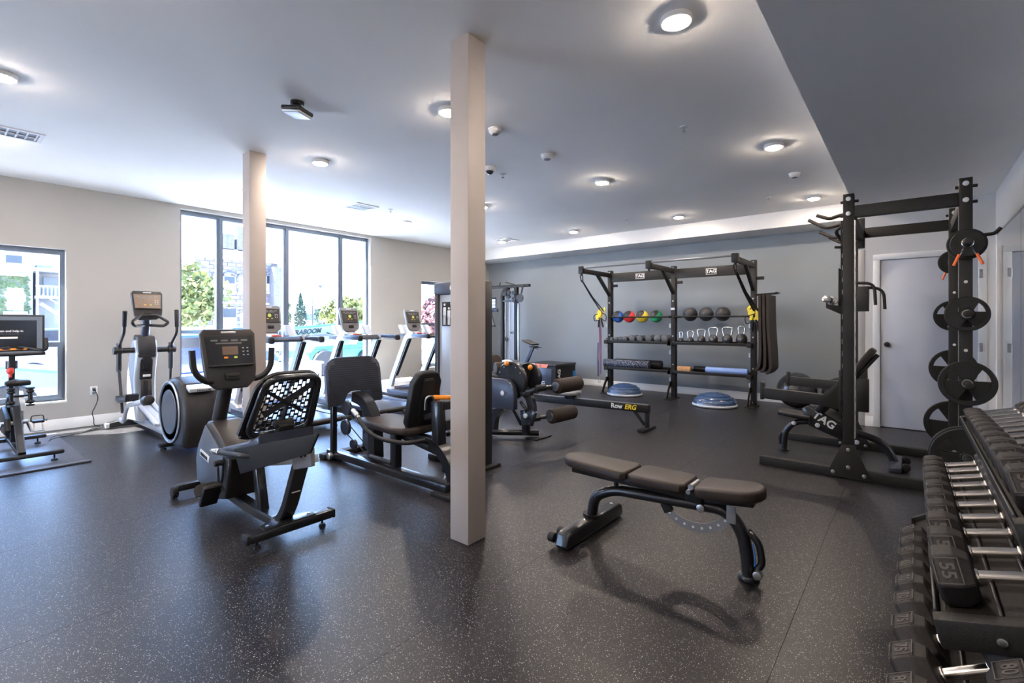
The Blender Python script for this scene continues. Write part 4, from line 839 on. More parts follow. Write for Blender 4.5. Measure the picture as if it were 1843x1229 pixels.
def trx(x0, y0, z0, x1, y1, z1, lab, side):
    o = thing('suspension_trainer', lab, 'suspension trainer', (x1, y1, z1))
    flat = [(-.018, -.0015), (.018, -.0015), (.018, .0015), (-.018, .0015)]
    obj('anchor_loop', MB().tube(fillet([(x0, y0, z0), (x0+.02, y0, z0-.10), (x0+.04, y0+.02, z0-.12), (x0+.05, y0, z0)], .03), .010, 8), M['rubber'], o)
    for dx in (0, .06):
        obj('strap', MB().sweep([(x0+.03, y0, z0-.08), ((x0+x1)/2+dx*.3, (y0+y1)/2, (z0+z1)/2-.04), (x1+dx, y1, z1)], flat, up=(0, 1, 0)), M['vinylb'], o)
    yb = MB()
    for k in range(9):
        a = random.uniform(-.06, .06); b = random.uniform(-.08, .06); c = random.uniform(-.05, .05); d2 = random.uniform(-.06, .06)
        yb.sweep(fillet([(x1+a, y1+c, z1+b+.05), (x1+a+d2, y1-.03, z1+b), (x1+a, y1+c-.02, z1+b-.08)], .03, 3), flat, up=(0, 1, 0))
    obj('yellow_webbing', yb, M['yellow'], o)
    for s_ in (-1, 1):
        g = obj('foot_loop', MB().tube(fillet([(x1+.02, y1-.02, z1-.02), (x1+s_*.14, y1-.05, z1-.07), (x1+s_*.12, y1-.04, z1-.20), (x1+s_*.03, y1-.03, z1-.14)], .05), .008, 6), M['rubber'], o)
        obj('hand_grip', MB().cyl((x1+s_*.02, y1-.05, z1-.12), (x1+s_*.05+.02, y1-.05, z1-.30), .017, n=10), M['vinylb'], o)
    return o
o = trx(-4.53, 7.44, 2.17, -4.62, 8.36, 1.55, 'black and yellow suspension straps tied to the outer arm of the storage rig', -1)
trx(-1.98, 7.44, 2.17, -1.90, 8.36, 1.50, 'black and yellow suspension straps tied to the rig arm beside the hanging mats', 1)
def band(x, z0, z1, m, lab, dx):
    solo('resistance_band', MB().sweep([(x, 8.37, z0), (x+dx, 8.36, (z0+z1)/2), (x+dx*.5, 8.37, z1), (x+dx*.5+.012, 8.385, z1), (x+dx+.014, 8.38, (z0+z1)/2), (x+.014, 8.385, z0)], [(-.009, -.002), (.009, -.002), (.009, .002), (-.009, .002)], closed=True, up=(1, 0, 0)), m, lab, 'resistance band', 'resistance bands hanging on the storage rig')
band(-4.69, 1.50, .60, pm('band_pink', (.55, .20, .24), .6), 'pink resistance loop band hanging on the outer rig post', .03)
band(-4.66, 1.45, .35, M['rope'], 'purple resistance loop band hanging on the outer rig post', .02)
band(-4.70, .95, .30, pm('band_blue', (.05, .06, .25), .6), 'dark blue resistance loop band hanging low on the outer rig post', .0)
solo('carabiner', MB().tube([(-4.66+.02*math.cos(a), 8.36, .22+.045*math.sin(a)) for a in [k*math.pi/6 for k in range(12)]], .005, 6, closed=True), M['steel'], 'steel snap hook hanging at the bottom of the outer rig post', 'snap hook')
for k, (x, lab) in enumerate(((-1.79, 'black exercise mat hanging nearest the rig post'), (-1.735, 'middle one of the hanging black exercise mats'), (-1.68, 'outermost black exercise mat hanging from the rig hooks'))):
    pts = [(x, 8.2, 1.76), (x+.005, 8.2, 1.3), (x+.01+.012*k, 8.2, .85), (x-.01+.025*k, 8.2, .66-.02*k), (x-.06+.02*k, 8.2, .60-.02*k)]
    mb = MB().sweep(fillet([V(a, b+.2, c) for a, b, c in pts], .15, 5), [(-.019, -.25), (.019, -.25), (.019, .25), (-.019, .25)], up=(0, 1, 0))
    solo('hanging_mat', mb, M['foam'], lab, 'exercise mat', 'black mats hanging on the rig hooks')
for x, y, r, lab in ((-1.38, 8.72, .28, 'large dark gym ball on the floor beside the storage rig'), (-.80, 8.78, .26, 'smaller dark gym ball on the floor by the door wall corner')):
    o = thing('gym_ball', lab, 'gym ball', (x, y, 0), 'dark gym balls')
    obj('ball', MB().ell((x, y, r), r, r, r*.985, 48, 32), M['ballg'], o)
    for h in (-.5, -.25, 0, .25, .5): obj('ridge', MB().tube([(x+r*h, y+r*math.sqrt(1-h*h)*math.cos(a), r+r*math.sqrt(1-h*h)*math.sin(a)*.985) for a in [k*2*math.pi/48 for k in range(48)]], .003, 4, closed=True), M['ballg'], o)

# ---------------------------------------------------------------- half rack
L0, R0, YN, YR = -.412, .322, 5.07, 6.33
t = thing('half_rack', 'tall black half rack with plate pegs and pull-up handles in front of the white door', 'power rack', (0, 5.7, 0))
P_ = .039
for x0_ in (L0, R0):
    for y in (YN, YR):
        x = -.475 if (x0_, y) == (L0, YR) else x0_
        obj('post', MB().box(x-P_, x+P_, y-P_, y+P_, .0, 2.43, .004), M['rack'], t)
        g = obj('gusset_plate', MB().prism([(x-.165, .0+.005), (x-.03-P_*.4, .29), (x+.03+P_*.4, .29), (x+.165, .005)], 'y', y-P_-.012, y-P_-.001, .003), M['rack'], t)
        for dx, z in ((0, .25), (0, .10), (-.11, .045), (.11, .045)): obj('bolt', MB().cyl((x+dx, y-P_-.010, z), (x+dx, y-P_-.022, z), .016, n=14, bev=.003), M['steel'], g)
        for z in (2.385, 2.26): obj('bolt', MB().cyl((x, y-P_, z), (x, y-P_-.010, z), .019, n=14, bev=.003), M['lsilver'], t)
        for dz in (2.37, 2.25):
            obj('nut', MB().cyl((x+P_, y+.01, dz), (x+P_+.03, y+.01, dz), .012, n=6).cyl((x-P_, y+.01, dz), (x-P_-.02, y+.01, dz), .012, n=6), M['black'], t)
for y in (YN, YR):
    obj('base_rail', MB().box(-1.105, .47, y-P_, y+P_, .0, .078, .004), M['rack'], t)
    obj('top_beam', MB().box(L0+P_, R0-P_, y-.03, y+.03, 2.225, 2.325, .004), M['rack'], t)
obj('beam_bracket', MB().box(-.44, -.375, 6.29, 6.37, 2.12, 2.43, .004), M['rack'], t)
obj('left_cross_beam', MB().box(L0-.03, L0+.03, YN+P_, YR-P_, 2.20, 2.30, .004), M['rack'], t)
obj('right_cross_beam', MB().box(R0-.03, R0+.03, YN+P_, YR-P_, 2.20, 2.30, .004), M['rack'], t)
obj('low_cross_beam', MB().box(R0-.03, R0+.03, YN+P_, YR-P_, .0, .078, .004), M['rack'], t)
for x, y in ((L0-P_-.007, YN),):
    hs = MB().box(x-.009, x-.006, y-P_*.9, y+P_*.9, .45, 2.20).box(x+.004, x+.007, y-P_*.9, y+P_*.9, .45, 2.20)
    for k in range(17): hs.box(x-.009, x+.007, y-P_*.9, y+P_*.9, .45+k*.106, .45+k*.106+.062)
    obj('hole_strip', hs, M['rack'], t)
for x in (L0+P_+.006,):
    hs = MB().box(x+.006, x+.009, YN-P_*.9, YN-P_*.9+.004, .35, 2.15)
    hs = MB()
    hs.box(x-.005, x+.004, YN-P_*.9, YN+P_*.9, .35, 2.20)
    obj('liner_strip', hs, M['steel'], t)
    for k in range(14): obj('slot_mark', MB().box(x+.0042, x+.006, YN-P_, YN-P_*.5, .55+k*.11, .585+k*.11), M['black'], t)
for x, y, z in ((R0, YN, 1.64), (R0, YN, 1.12), (R0, YN, 1.92), (R0, YR, 1.62), (R0, YR, 1.12), (R0, YR, .62)):
    obj('hole_plug', MB().cyl((x, y-P_, z), (x, y-P_-.004, z), .012, n=12), M['white'], t)
obj('post_edge_trim', MB().box(R0-P_-.004, R0-P_, YN-P_, YN-P_+.006, .08, 2.2), M['steel'], t)
pz = (1.915, 1.395, .88, .34)
for z in pz:
    for y, s_ in ((YN, -1), (YR, 1)):
        obj('plate_peg', MB().cyl((R0, y+s_*P_, z), (R0, y+s_*.33, z), .0235, n=18, bev=.004).cyl((R0, y+s_*P_, z), (R0, y+s_*.05, z), .04, n=18), M['rack'], t)
# pull-up grips
for y, z, dx, dz in ((YN+.18, 2.30, -.26, .02), (YN+.42, 2.26, -.36, .07), (YR-.42, 2.22, -.32, .05), (YR-.18, 2.20, -.26, .04)):
    obj('pull_up_grip', MB().tube(fillet([(L0, y, z), (L0-.10, y, z-.01), (L0+dx*.6, y, z-.03), (L0+dx, y+.02, z+dz)], .05), .0165, 10), M['foam'], t)
obj('pull_up_grip', MB().tube(fillet([(L0, YR-.30, 2.16), (L0-.10, YR-.3, 2.10), (L0-.16, YN+.6, 2.22), (L0-.05, YN+.3, 2.24)], .08), .0165, 10), M['foam'], t)
obj('band_peg', MB().cyl((L0-P_, YR-.1, 2.12), (L0-.22, YR-.1, 2.14), .014, n=10), M['rack'], t)
obj('bar_hook', MB().tube(fillet([(R0+P_, YN-.0, 1.985), (R0+.16, YN-.02, 1.99), (R0+.19, YN-.03, 2.03)], .02), .013, 10), M['rack'], t)
# spotter arms
for y in (YN, YR):
    obj('spotter_arm', MB().prism([(-1.08, .62), (-1.08, .72), (-.60, .70), (-.50, .80), (L0-P_-.012, .86), (L0-P_-.012, .58), (-.60, .60)], 'y', y-.032, y+.032, .004), M['rack'], t)
    obj('arm_tip', MB().box(-1.10, -1.07, y-.035, y+.035, .61, .77, .004), M['rack'], t)
    obj('arm_collar', MB().box(L0-P_-.02, L0+P_+.02, y-P_-.006, y+P_+.01, .58, .86, .003) if y == YR else MB().box(L0-P_-.03, L0-P_-.01, y-P_, y+P_, .55, .92, .003), M['rack'], t)
    obj('bar_cup', MB().prism([(L0-P_-.012, 1.40), (L0-P_-.012, 1.66), (L0-P_-.035, 1.66), (L0-P_-.035, 1.48), (L0-P_-.11, 1.49), (L0-P_-.11, 1.54), (L0-P_-.125, 1.54), (L0-P_-.125, 1.46)], 'y', y-.025, y+.025, .003), M['rack'], t)
obj('cup_pad', MB().box(L0-P_-.034, L0-P_-.022, YN-.03, YN+.03, 1.47, 1.80, .006), M['foam'], t)
obj('storage_cup', MB().box(-.44, -.335, 6.24, 6.285, 1.45, 1.71, .006), M['rack'], t)
obj('storage_cup', MB().box(-.44, -.335, 6.24, 6.285, .40, .745, .006), M['rack'], t)
for y, x, z in ((6.12, -.285, 1.73), (6.28, -.215, 1.69)):
    obj('dip_handle', MB().tube(fillet([(-.44, y, z+.01), (x, y, z), (x+.01, y, z-.22)], .10, 6), .015, 10), M['rack'], t)

def disc_plate(x, y, z, r, th, lab, grp, solid=False, m='iron'):
    o = thing('weight_plate', lab, 'weight plate', (x, y, z), grp)
    a, b = y-th/2, y+th/2
    hr = .034 if r > .11 else .028
    ri = r*.80
    rim = MB().lathe([(ri, a-y), (r-.008, a-y-.003), (r, a-y+.006), (r, b-y-.006), (r-.008, b-y+.003), (ri, b-y)], (x, y, z), 'y', 48)
    # turn the lathe into a ring : inner wall
    obj('rim', MB().lathe([(ri, -th/2), (ri, th/2)], (x, y, z), 'y', 48) if False else ring_mesh(x, y, z, ri, r, th), M[m], o); rim.b.free()
    n = 24
    if solid:
        obj('web', ring_mesh(x, y, z, .026, ri+.002, th*.55, False), M[m], o)
    else:
        for k in range(3):
            a0 = RAD(90 + k*120 - 38); a1 = RAD(90 + k*120 + 38); b0 = RAD(90+k*120-60); b1 = RAD(90+k*120+60)
            poly = [(x+hr*math.cos(b0+(b1-b0)*i/6), z+hr*math.sin(b0+(b1-b0)*i/6)) for i in range(7)]
            poly += [(x+(ri+.003)*math.cos(a1+(a0-a1)*i/10), z+(ri+.003)*math.sin(a1+(a0-a1)*i/10)) for i in range(11)]
            obj('web', MB().prism(poly, 'y', y-th*.28, y+th*.28, .002, 1), M[m], o)
    obj('hub', ring_mesh(x, y, z, .0255, .045 if r > .11 else .036, th*.9), M[m], o)
    obj('hub_insert', ring_mesh(x, y, z, .0245, .031, th*.96, False), M['steel'], o)
    return o
def ring_mesh(x, y, z, r0, r1, th, bev=True):
    mb = MB(); n = 48; k = min(.005, th*.2) if bev else 0
    prof = [(r0, -th/2), (r1-k, -th/2), (r1, -th/2+k), (r1, th/2-k), (r1-k, th/2), (r0, th/2)]
    R_ = [[mb.b.verts.new((x+p*math.cos(2*math.pi*i/n), y+h, z+p*math.sin(2*math.pi*i/n))) for i in range(n)] for p, h in prof]
    m = len(prof)
    for j in range(m):
        A, B = R_[j], R_[(j+1) % m]
        for i in range(n):
            try: mb.b.faces.new((A[i], A[(i+1) % n], B[(i+1) % n], B[i]))
            except ValueError: pass
    return mb
G1, G2 = 'weight plates on the near pegs of the rack', 'weight plates on the far pegs of the rack'
disc_plate(R0, 4.90, 1.915, .098, .022, 'small solid plate on the top near peg, front one, behind the spring clip', G1, True)
disc_plate(R0, 4.955, 1.915, .115, .025, 'small solid plate on the top near peg, rear one against the post', G1, True)
disc_plate(R0, 4.93, 1.395, .128, .035, 'three-grip plate on the second near peg from the top', G1)
disc_plate(R0, 4.93, .88, .165, .040, 'three-grip plate on the third near peg from the top', G1)
disc_plate(R0, 4.89, .335, .215, .045, 'large three-grip plate on the lowest near peg, front one', G1)
disc_plate(R0, 4.955, .335, .222, .045, 'large three-grip plate on the lowest near peg, rear one against the post', G1)
disc_plate(R0, 6.47, 1.93, .115, .025, 'small solid plate on the top far peg, peeking out beside the door', G2, True)
disc_plate(R0, 6.47, 1.40, .150, .035, 'three-grip plate on the second far peg from the top', G2)
disc_plate(R0, 6.47, .88, .185, .040, 'three-grip plate on the third far peg from the top', G2)
disc_plate(R0, 6.47, .335, .225, .045, 'large three-grip plate on the lowest far peg', G2)
def clip(y, z, lab):
    o = thing('spring_clip', lab, 'barbell clip', (R0, y, z))
    obj('coil', MB().tube([(R0+.032*math.cos(a), y+.004*k/12, z+.032*math.sin(a)) for k, a in [(k, k*math.pi/8) for k in range(36)]], .004, 6), M['chrome'], o)
    for s_ in (-1, 1):
        obj('wire', MB().tube([(R0+s_*.02, y, z-.027), (R0+s_*.035, y-.01, z-.075), (R0+s_*.05, y-.015, z-.10)], .004, 6), M['chrome'], o)
        obj('orange_grip', MB().cyl((R0+s_*.047, y-.013, z-.085), (R0+s_*.078, y-.02, z-.165), .0095, n=10), pm('clip_orange', (.95, .16, .02), .4), o)
clip(4.86, 1.915, 'chrome spring clip with orange grips on the top near peg')
clip(6.53, 1.93, 'chrome spring clip with orange grips on the top far peg')
t = thing('barbell', 'chrome olympic barbell resting in the cups of the half rack', 'barbell', (-.522, 5.7, 1.515))
bx, bz = -.522, 1.518
obj('bar_shaft', MB().cyl((bx, 4.99, bz), (bx, 6.41, bz), .014, n=14), M['chrome'], t)
for y0, y1, yc in ((4.55, 4.96, 4.975), (6.85, 6.44, 6.425)):
    obj('sleeve', MB().cyl((bx, y0, bz), (bx, y1, bz), .025, n=24, bev=.003), M['chrome'], t)
    obj('collar', MB().cyl((bx, y1, bz), (bx, yc, bz), .037, n=24, bev=.003), M['chrome'], t)

# bench inside the rack
cy = 5.75
t = thing('incline_bench', 'black adjustable bench with raised backrest standing inside the half rack', 'weight bench', (-.6, cy, 0))
def padx(pts, y0, y1, bev=.02): return MB().prism(pts, 'y', y0, y1, bev, 3)
obj('seat_pad', padx([(-1.06, .385), (-1.06, .43), (-.78, .40), (-.78, .355)], cy-.15, cy+.15), M['vinylb'], t)
def slope_pad(p, q, w, th): return MB().bar(p, q, w, th, .018)
obj('backrest_pad', slope_pad((-.72, cy, .45), (-.52, cy, .72), .27, .06), M['vinylb'], t)
obj('backrest_pad', slope_pad((-.50, cy, .745), (-.27, cy, 1.08), .27, .06), M['vinyl'], t)
obj('backrest_rail', MB().bar((-.72, cy, .39), (-.24, cy, 1.03), .07, .04, .006), M['frame'], t)
sp = obj('side_plate', MB().prism([(-.86, .46), (-.80, .49), (-.38, .25), (-.42, .15), (-.78, .29)], 'y', cy-.062, cy-.045, .006), M['frame'], t)
text('side_text', 'TAG', .105, M['white'], sp, (-.665, cy-.064, .365), (1, 0, -.62), (.62, 0, 1), bold=.003)
obj('side_plate', MB().prism([(-.86, .46), (-.80, .49), (-.38, .25), (-.42, .15), (-.78, .29)], 'y', cy+.045, cy+.062, .006), M['frame'], t)
obj('front_leg', MB().tube(fillet([(-.78, cy, .33), (-.93, cy, .31), (-1.02, cy, .20), (-1.03, cy, .01)], .10), .030, 12), M['frame'], t)
obj('front_foot', MB().cyl((-1.03, cy, .012), (-1.03, cy, 0), .05, n=20), M['frame'], t)
obj('rear_leg', MB().tube(fillet([(-.80, cy, .32), (-.35, cy, .26), (-.19, cy, .20), (-.11, cy, .02)], .10), .034, 12), M['frame'], t)
obj('rear_foot', MB().box(-.15, -.06, cy-.26, cy+.26, .0, .05, .012), M['slate'], t)
for y in (cy-.17, cy+.13): obj('transport_wheel', MB().cyl((-.035, y-.015, .035), (-.035, y+.03, .035), .035, n=20, bev=.005), M['rubber'], t)
for x, y, z in ((-.93, cy-.032, .30), (-.72, cy-.062, .31), (-.40, cy-.066, .19)): obj('pivot_bolt', MB().cyl((x, y, z), (x, y-.012, z), .022, n=16, bev=.004), M['lsilver'], t)
obj('pull_handle', MB().tube(fillet([(-1.0, cy+.0, .22), (-1.07, cy, .16), (-1.06, cy, .06)], .05), .016, 10), M['vinylb'], t)

# ---------------------------------------------------------------- foreground bench
cy = 2.73
t = thing('flat_bench', 'black adjustable bench set flat in the foreground on the open floor', 'weight bench', (-1.15, cy, 0))
def ppad(p0, p1, w0, w1, z0, z1, th, r0, r1):
    """padded board from x=p0 to x=p1 with rounded ends, top face sloping z0 to z1"""
    L_ = []
    def end(x, w, r, s_):
        if r <= .04: return [(x, -s_*w/2)] if False else [(x - s_*0, -w/2 + r), (x, w/2 - r)] if s_ > 0 else [(x, w/2 - r), (x, -w/2 + r)]
        return [(x - s_*r + s_*r*math.cos(a), (w/2)*math.sin(a)) for a in [RAD(-90 + 180*k/8) for k in range(9)]] if s_ > 0 else [(x + r - r*math.cos(a), -(w/2)*math.sin(a)) for a in [RAD(-90 + 180*k/8) for k in range(9)]]
    def corner(x, w, s_):
        k = .025
        return [(x-s_*k, -w/2), (x, -w/2+k), (x, w/2-k), (x-s_*k, w/2)] if s_ > 0 else [(x+k, w/2), (x, w/2-k), (x, -w/2+k), (x+k, -w/2)]
    poly = (end(p1, w1, r1, 1) if r1 else corner(p1, w1, 1)) + (end(p0, w0, r0, -1) if r0 else corner(p0, w0, -1))
    ang = math.atan2(z1-z0, p1-p0)
    Mx = Matrix.Translation((p0, cy, z0)) @ Matrix.Rotation(-ang, 4, 'Y') @ Matrix.Translation((-p0, 0, 0))
    return MB().prism(poly, 'z', -th, 0, .016, 3, M=Mx)
obj('head_pad', ppad(-1.76, -1.29, .23, .27, .468, .455, .055, .13, 0), M['vinyl'], t)
obj('back_pad', ppad(-1.275, -.945, .27, .25, .455, .455, .055, 0, 0), M['vinyl'], t)
obj('seat_pad', ppad(-.90, -.57, .25, .24, .455, .487, .06, 0, .10), M['vinyl'], t)
obj('back_rail', MB().bar((-1.70, cy, .385), (-.93, cy, .375), .09, .045, .006), M['frame'], t)
obj('hinge_pin', MB().cyl((-.915, cy-.10, .445), (-.915, cy+.02, .445), .015, n=16).cyl((-.925, cy-.11, .42), (-.925, cy-.07, .42), .013, n=12), M['steel'], t)
obj('hinge_block', MB().box(-.96, -.87, cy-.06, cy+.06, .35, .44, .006), M['black'], t)
obj('main_tube', MB().tube(fillet([(-1.575, cy, .10), (-1.555, cy, .23), (-1.42, cy, .30), (-.95, cy, .325), (-.76, cy, .335), (-.68, cy, .24), (-.655, cy, .10), (-.65, cy, .03)], [0, .06, .1, .1, .10, .10, .06, 0], 7), .037, 16, ry=.033), M['frame'], t)
obj('seat_support', MB().bar((-.88, cy, .37), (-.62, cy, .40), .08, .03, .006).bar((-.84, cy, .34), (-.84, cy, .39), .05, .04), M['frame'], t)
obj('front_foot', MB().prism([(cy-.36, .03), (cy-.34, .085), (cy-.30, .10), (cy+.30, .10), (cy+.34, .085), (cy+.36, .03), (cy+.34, .005), (cy-.34, .005)], 'x', -1.62, -1.535, .014, 3), M['frame'], t)
obj('foot_collar', MB().cyl((-1.577, cy, .095), (-1.576, cy, .115), .055, n=20).cyl((-1.577, cy-.05, .10), (-1.577, cy-.05, .118), .012, n=10), M['black'], t)
for y in (cy-.22, cy-.32): obj('transport_wheel', MB().cyl((-1.67, y-.015, .055), (-1.63, y-.015, .055), .028, n=18, bev=.004), M['rubber'], t)
obj('foot_sticker', MB().box(-1.59, -1.57, cy+.26, cy+.275, .1, .1015), M['white'], t)
obj('rear_foot', MB().cyl((-.65, cy, .03), (-.65, cy, 0), .048, .055, n=28, bev=.008), M['frame'], t)
arc = MB(); ca, cz = -.93, .42; n = 20
A0, A1 = RAD(-143), RAD(-32)
o_ = [(ca+.245*math.cos(A0+(A1-A0)*i/n), cz+.245*math.sin(A0+(A1-A0)*i/n)) for i in range(n+1)]
i_ = [(ca+.195*math.cos(A1+(A0-A1)*i/n), cz+.195*math.sin(A1+(A0-A1)*i/n)) for i in range(n+1)]
ap = obj('adjuster_arc', arc.prism(o_+i_, 'y', cy-.010, cy-.003), M['mid'], t)
for k in range(8):
    a = RAD(-128 + k*12.5); obj('stop_hole', MB().cyl((ca+.22*math.cos(a), cy-.011, cz+.22*math.sin(a)), (ca+.22*math.cos(a), cy-.0125, cz+.22*math.sin(a)), .007, n=10), M['lsilver'], ap)
obj('arc_bracket', MB().bar((-1.13, cy, .37), (-1.07, cy, .245), .03, .055, .006), M['black'], t)
obj('locking_plate', MB().box(-.745, -.70, cy-.055, cy-.045, .285, .375, .003), M['mid'], t)
obj('pivot_bolt', MB().cyl((-.88, cy-.035, .325), (-.88, cy-.052, .325), .022, n=18, bev=.004), M['steel'], t)
obj('stop_knob', MB().cyl((-1.40, cy-.01, .33), (-1.40, cy-.01, .355), .014, n=12), M['black'], t)
obj('rear_handle', MB().tube(fillet([(-.655, cy+.0, .25), (-.60, cy, .20), (-.585, cy, .10), (-.61, cy, .06)], .06), .018, 12), M['frame'], t)
obj('handle_wheel', MB().cyl((-.60, cy-.05, .05), (-.60, cy-.01, .05), .022, n=18, bev=.004), M['steel'], t)
obj('blue_cable', MB().tube([(-.625, cy-.03, .20), (-.61, cy-.035, .14), (-.615, cy-.03, .09)], .004, 6), pm('cable_blue', (.03, .15, .45), .4), t)
# ---------------------------------------------------------------- dumbbell rack along the right wall
NY0, NY1 = 1.86, 3.66
t = thing('dumbbell_rack', 'black three-tier dumbbell rack running along the mirror wall', 'dumbbell rack', (.4, 2.75, 0))
# tier: x,z of the lip, tilt, depth
TI = {1: (.225, .785, RAD(15), .34), 2: (.065, .475, RAD(15), .36), 3: (.018, .175, RAD(31), .36)}
def TM(k):
    x, z, a, d = TI[k]; return Matrix.Translation((x, 0, z)) @ Matrix.Rotation(-a, 4, 'Y')
for k, (x, z, a, d) in TI.items():
    m_ = TM(k); NY0 = 1.59 if k == 3 else 1.86
    tr = obj('tray', MB().box(0, d, NY0, NY1, -.012, 0, .003, M=m_), M['rack'], t)
    obj('front_lip', MB().box(-.008, 0, NY0, NY1, -.05, .03, .003, M=m_), M['char'], t)
    obj('back_lip', MB().box(d, d+.008, NY0, NY1, -.05, .035, .003, M=m_), M['char'], t)
    obj('saddle_rail', MB().box(.130, .140, NY0, NY1, 0, .025, .003, M=m_).box(.215, .225, NY0, NY1, 0, .03, .003, M=m_), M['char'], t)
    for y0, y1 in ((NY0-.055, NY0), (NY1, NY1+.03)):
        e = obj('tray_end', MB().box(-.012, d+.02, y0, y1, -.055, .025, .006, M=m_), M['rack'], t)
        for xx in (.12, d-.06): obj('bolt', MB().cyl(m_ @ V(xx, y0-.008, -.018), m_ @ V(xx, y0, -.018), .011, n=14, bev=.002), M['steel'], e)
NY0 = 1.86
for y in (NY0+.02, NY1-.02):
    obj('upright', MB().bar((.64, y, 0), (.50, y, 1.0), .06, .08, .006), M['rack'], t)
    obj('floor_foot', MB().box(.02, .70, y-.035, y+.035, 0, .06, .008), M['rack'], t)
    for k, (x, z, a, d) in TI.items():
        p = TM(k) @ V(d-.03, y, -.04); obj('tier_arm', MB().bar(p, (.64-.14*p.z, y, p.z-.08), .05, .05, .004), M['rack'], t)

M['edge'] = pm('embossed_edge', (.05, .044, .042), .5)
def hexbell(y, k, S_, num, lab, lface):
    """hex dumbbell lying across tray k ; S_ = width across flats"""
    m_ = TM(k); L_ = .052 + S_*.28; hl = .128; x0 = .012; c = S_/2 + .002
    o = thing('hex_dumbbell', lab, 'dumbbell', tuple(m_ @ V(x0+L_+hl/2, y, c)), {1: 'dumbbells on the top tier', 2: 'dumbbells on the middle tier', 3: 'dumbbells on the lowest tier'}[k])
    for s_, xa in ((0, x0), (1, x0+L_+hl)):
        mb = MB(); tb = bmesh.new(); rings = []
        R_ = S_/math.sqrt(3)
        st = [(0, .80), (.012, 1.0), (L_*.62, 1.0), (L_, .74)] if s_ == 0 else [(0, .74), (L_*.38, 1.0), (L_-.012, 1.0), (L_, .80)]
        for dx, sc in st:
            rings.append([tb.verts.new((xa+dx, y+R_*sc*math.cos(RAD(60*j)), c+R_*sc*math.sin(RAD(60*j)))) for j in range(6)])
        for A, B in zip(rings, rings[1:]):
            for j in range(6): tb.faces.new((A[j], A[(j+1) % 6], B[(j+1) % 6], B[j]))
        tb.faces.new(rings[0][::-1]); tb.faces.new(rings[-1])
        bmesh.ops.bevel(tb, geom=tb.edges[:], offset=.0035, segments=1, profile=.5, affect='EDGES')
        h = obj('head', mb.merge(tb, m_), M['hex'], o, sharp=20)
        # recessed frame with the weight on the upper flat
        cx = xa + (L_*.40 if s_ == 0 else L_*.60); hw = S_*.24; hx = L_*.33
        if lface == 'top': q = m_ @ Matrix.Translation((cx, y, c+S_/2))
        else: q = m_ @ Matrix.Translation((cx, y - S_/2*math.sin(RAD(60)), c + S_/2*math.cos(RAD(60)))) @ Matrix.Rotation(RAD(60), 4, 'X')
        obj('number_frame', MB().box(-hx, hx, -hw, -hw+.0025, 0, .0015, M=q).box(-hx, hx, hw-.003, hw, 0, .0015, M=q).box(-hx, -hx+.003, -hw, hw, 0, .0015, M=q).box(hx-.003, hx, -hw, hw, 0, .0015, M=q), M['edge'], h)
        Q = q.to_3x3()
        text('number', str(num), hx*1.5, M['edge'], h, q @ V(0, 0, .0005), Q @ V(0, -1, 0), Q @ V(1, 0, 0), ext=.0012, bold=.001)
    a, b = m_ @ V(x0+L_-.004, y, c), m_ @ V(x0+L_+hl+.004, y, c)
    hd = obj('handle', MB().cyl(a, b, .0165, n=24), M['chrome'], o)
    for s_, p in ((0, x0+L_-.002), (1, x0+L_+hl-.010)):
        obj('handle_collar', MB().cyl(m_ @ V(p, y, c), m_ @ V(p+.012, y, c), .021, n=24, bev=.003), M['chrome'], hd)
cnt = ['nearest', 'second nearest', 'third nearest', 'fourth nearest', 'fifth nearest', 'sixth nearest', 'seventh nearest', 'eighth nearest', 'ninth nearest', 'tenth nearest', 'eleventh nearest', 'twelfth nearest']
def row(k, ys, nums, lf, what, s0, s1):
    n = len(ys)
    for i, (y, nb) in enumerate(zip(ys, nums)):
        S_ = s0 + (s1-s0)*i/(n-1)
        hexbell(y, k, S_, nb, 'black rubber hex dumbbell marked %d on the %s tier, %s to the viewpoint' % (nb, what, cnt[i]), lf)
row(2, [1.985, 2.185, 2.375, 2.555, 2.73, 2.895, 3.055, 3.21, 3.36, 3.50], [55, 55, 50, 50, 45, 45, 40, 40, 35, 35], 'side', 'middle', .150, .115)
row(1, [1.99, 2.17, 2.34, 2.505, 2.66, 2.81, 2.95, 3.085, 3.215, 3.34, 3.46, 3.575], [30, 30, 25, 25, 20, 20, 15, 15, 10, 10, 5, 5], 'side', 'top', .125, .075)
row(3, [1.70, 1.885, 2.08, 2.265, 2.435, 2.60, 2.765, 2.92, 3.075], [80, 75, 75, 70, 70, 65, 65, 60, 60], 'top', 'lowest', .168, .140)

# ---------------------------------------------------------------- outside
GZ = -.30
M['road'] = pm('pale_asphalt', (.70, .70, .70), .85, var=.12, scale=1.5)
M['walk'] = pm('concrete', (.68, .67, .65), .8, var=.06, scale=2)
M['grass'] = pm('grass_green', (.08, .14, .03), .9, var=.3, scale=12)
M['brick'] = pm('old_brick', (.085, .075, .08), .9, var=.25, scale=4)
M['paint'] = pm('cream_siding', (.22, .215, .21), .8, var=.04)
M['leaf'] = pm('leaf_green', (.055, .075, .025), .8, var=.4, scale=1.5)
M['leafy'] = pm('leaf_yellow_green', (.12, .125, .03), .8, var=.4, scale=1.5)
M['leafr'] = pm('leaf_red', (.12, .05, .05), .8, var=.4, scale=1.5)
M['leafd'] = pm('conifer_green', (.025, .05, .03), .8, var=.4, scale=1.5)
M['bark'] = pm('bark', (.10, .07, .05), .9, var=.3, scale=10)
M['gm'] = pm('green_machine_paint', (.01, .14, .06), .35, var=.05, coat=.3)
M['carw'] = pm('white_car_paint', (.28, .285, .30), .25, var=.02, coat=.5)
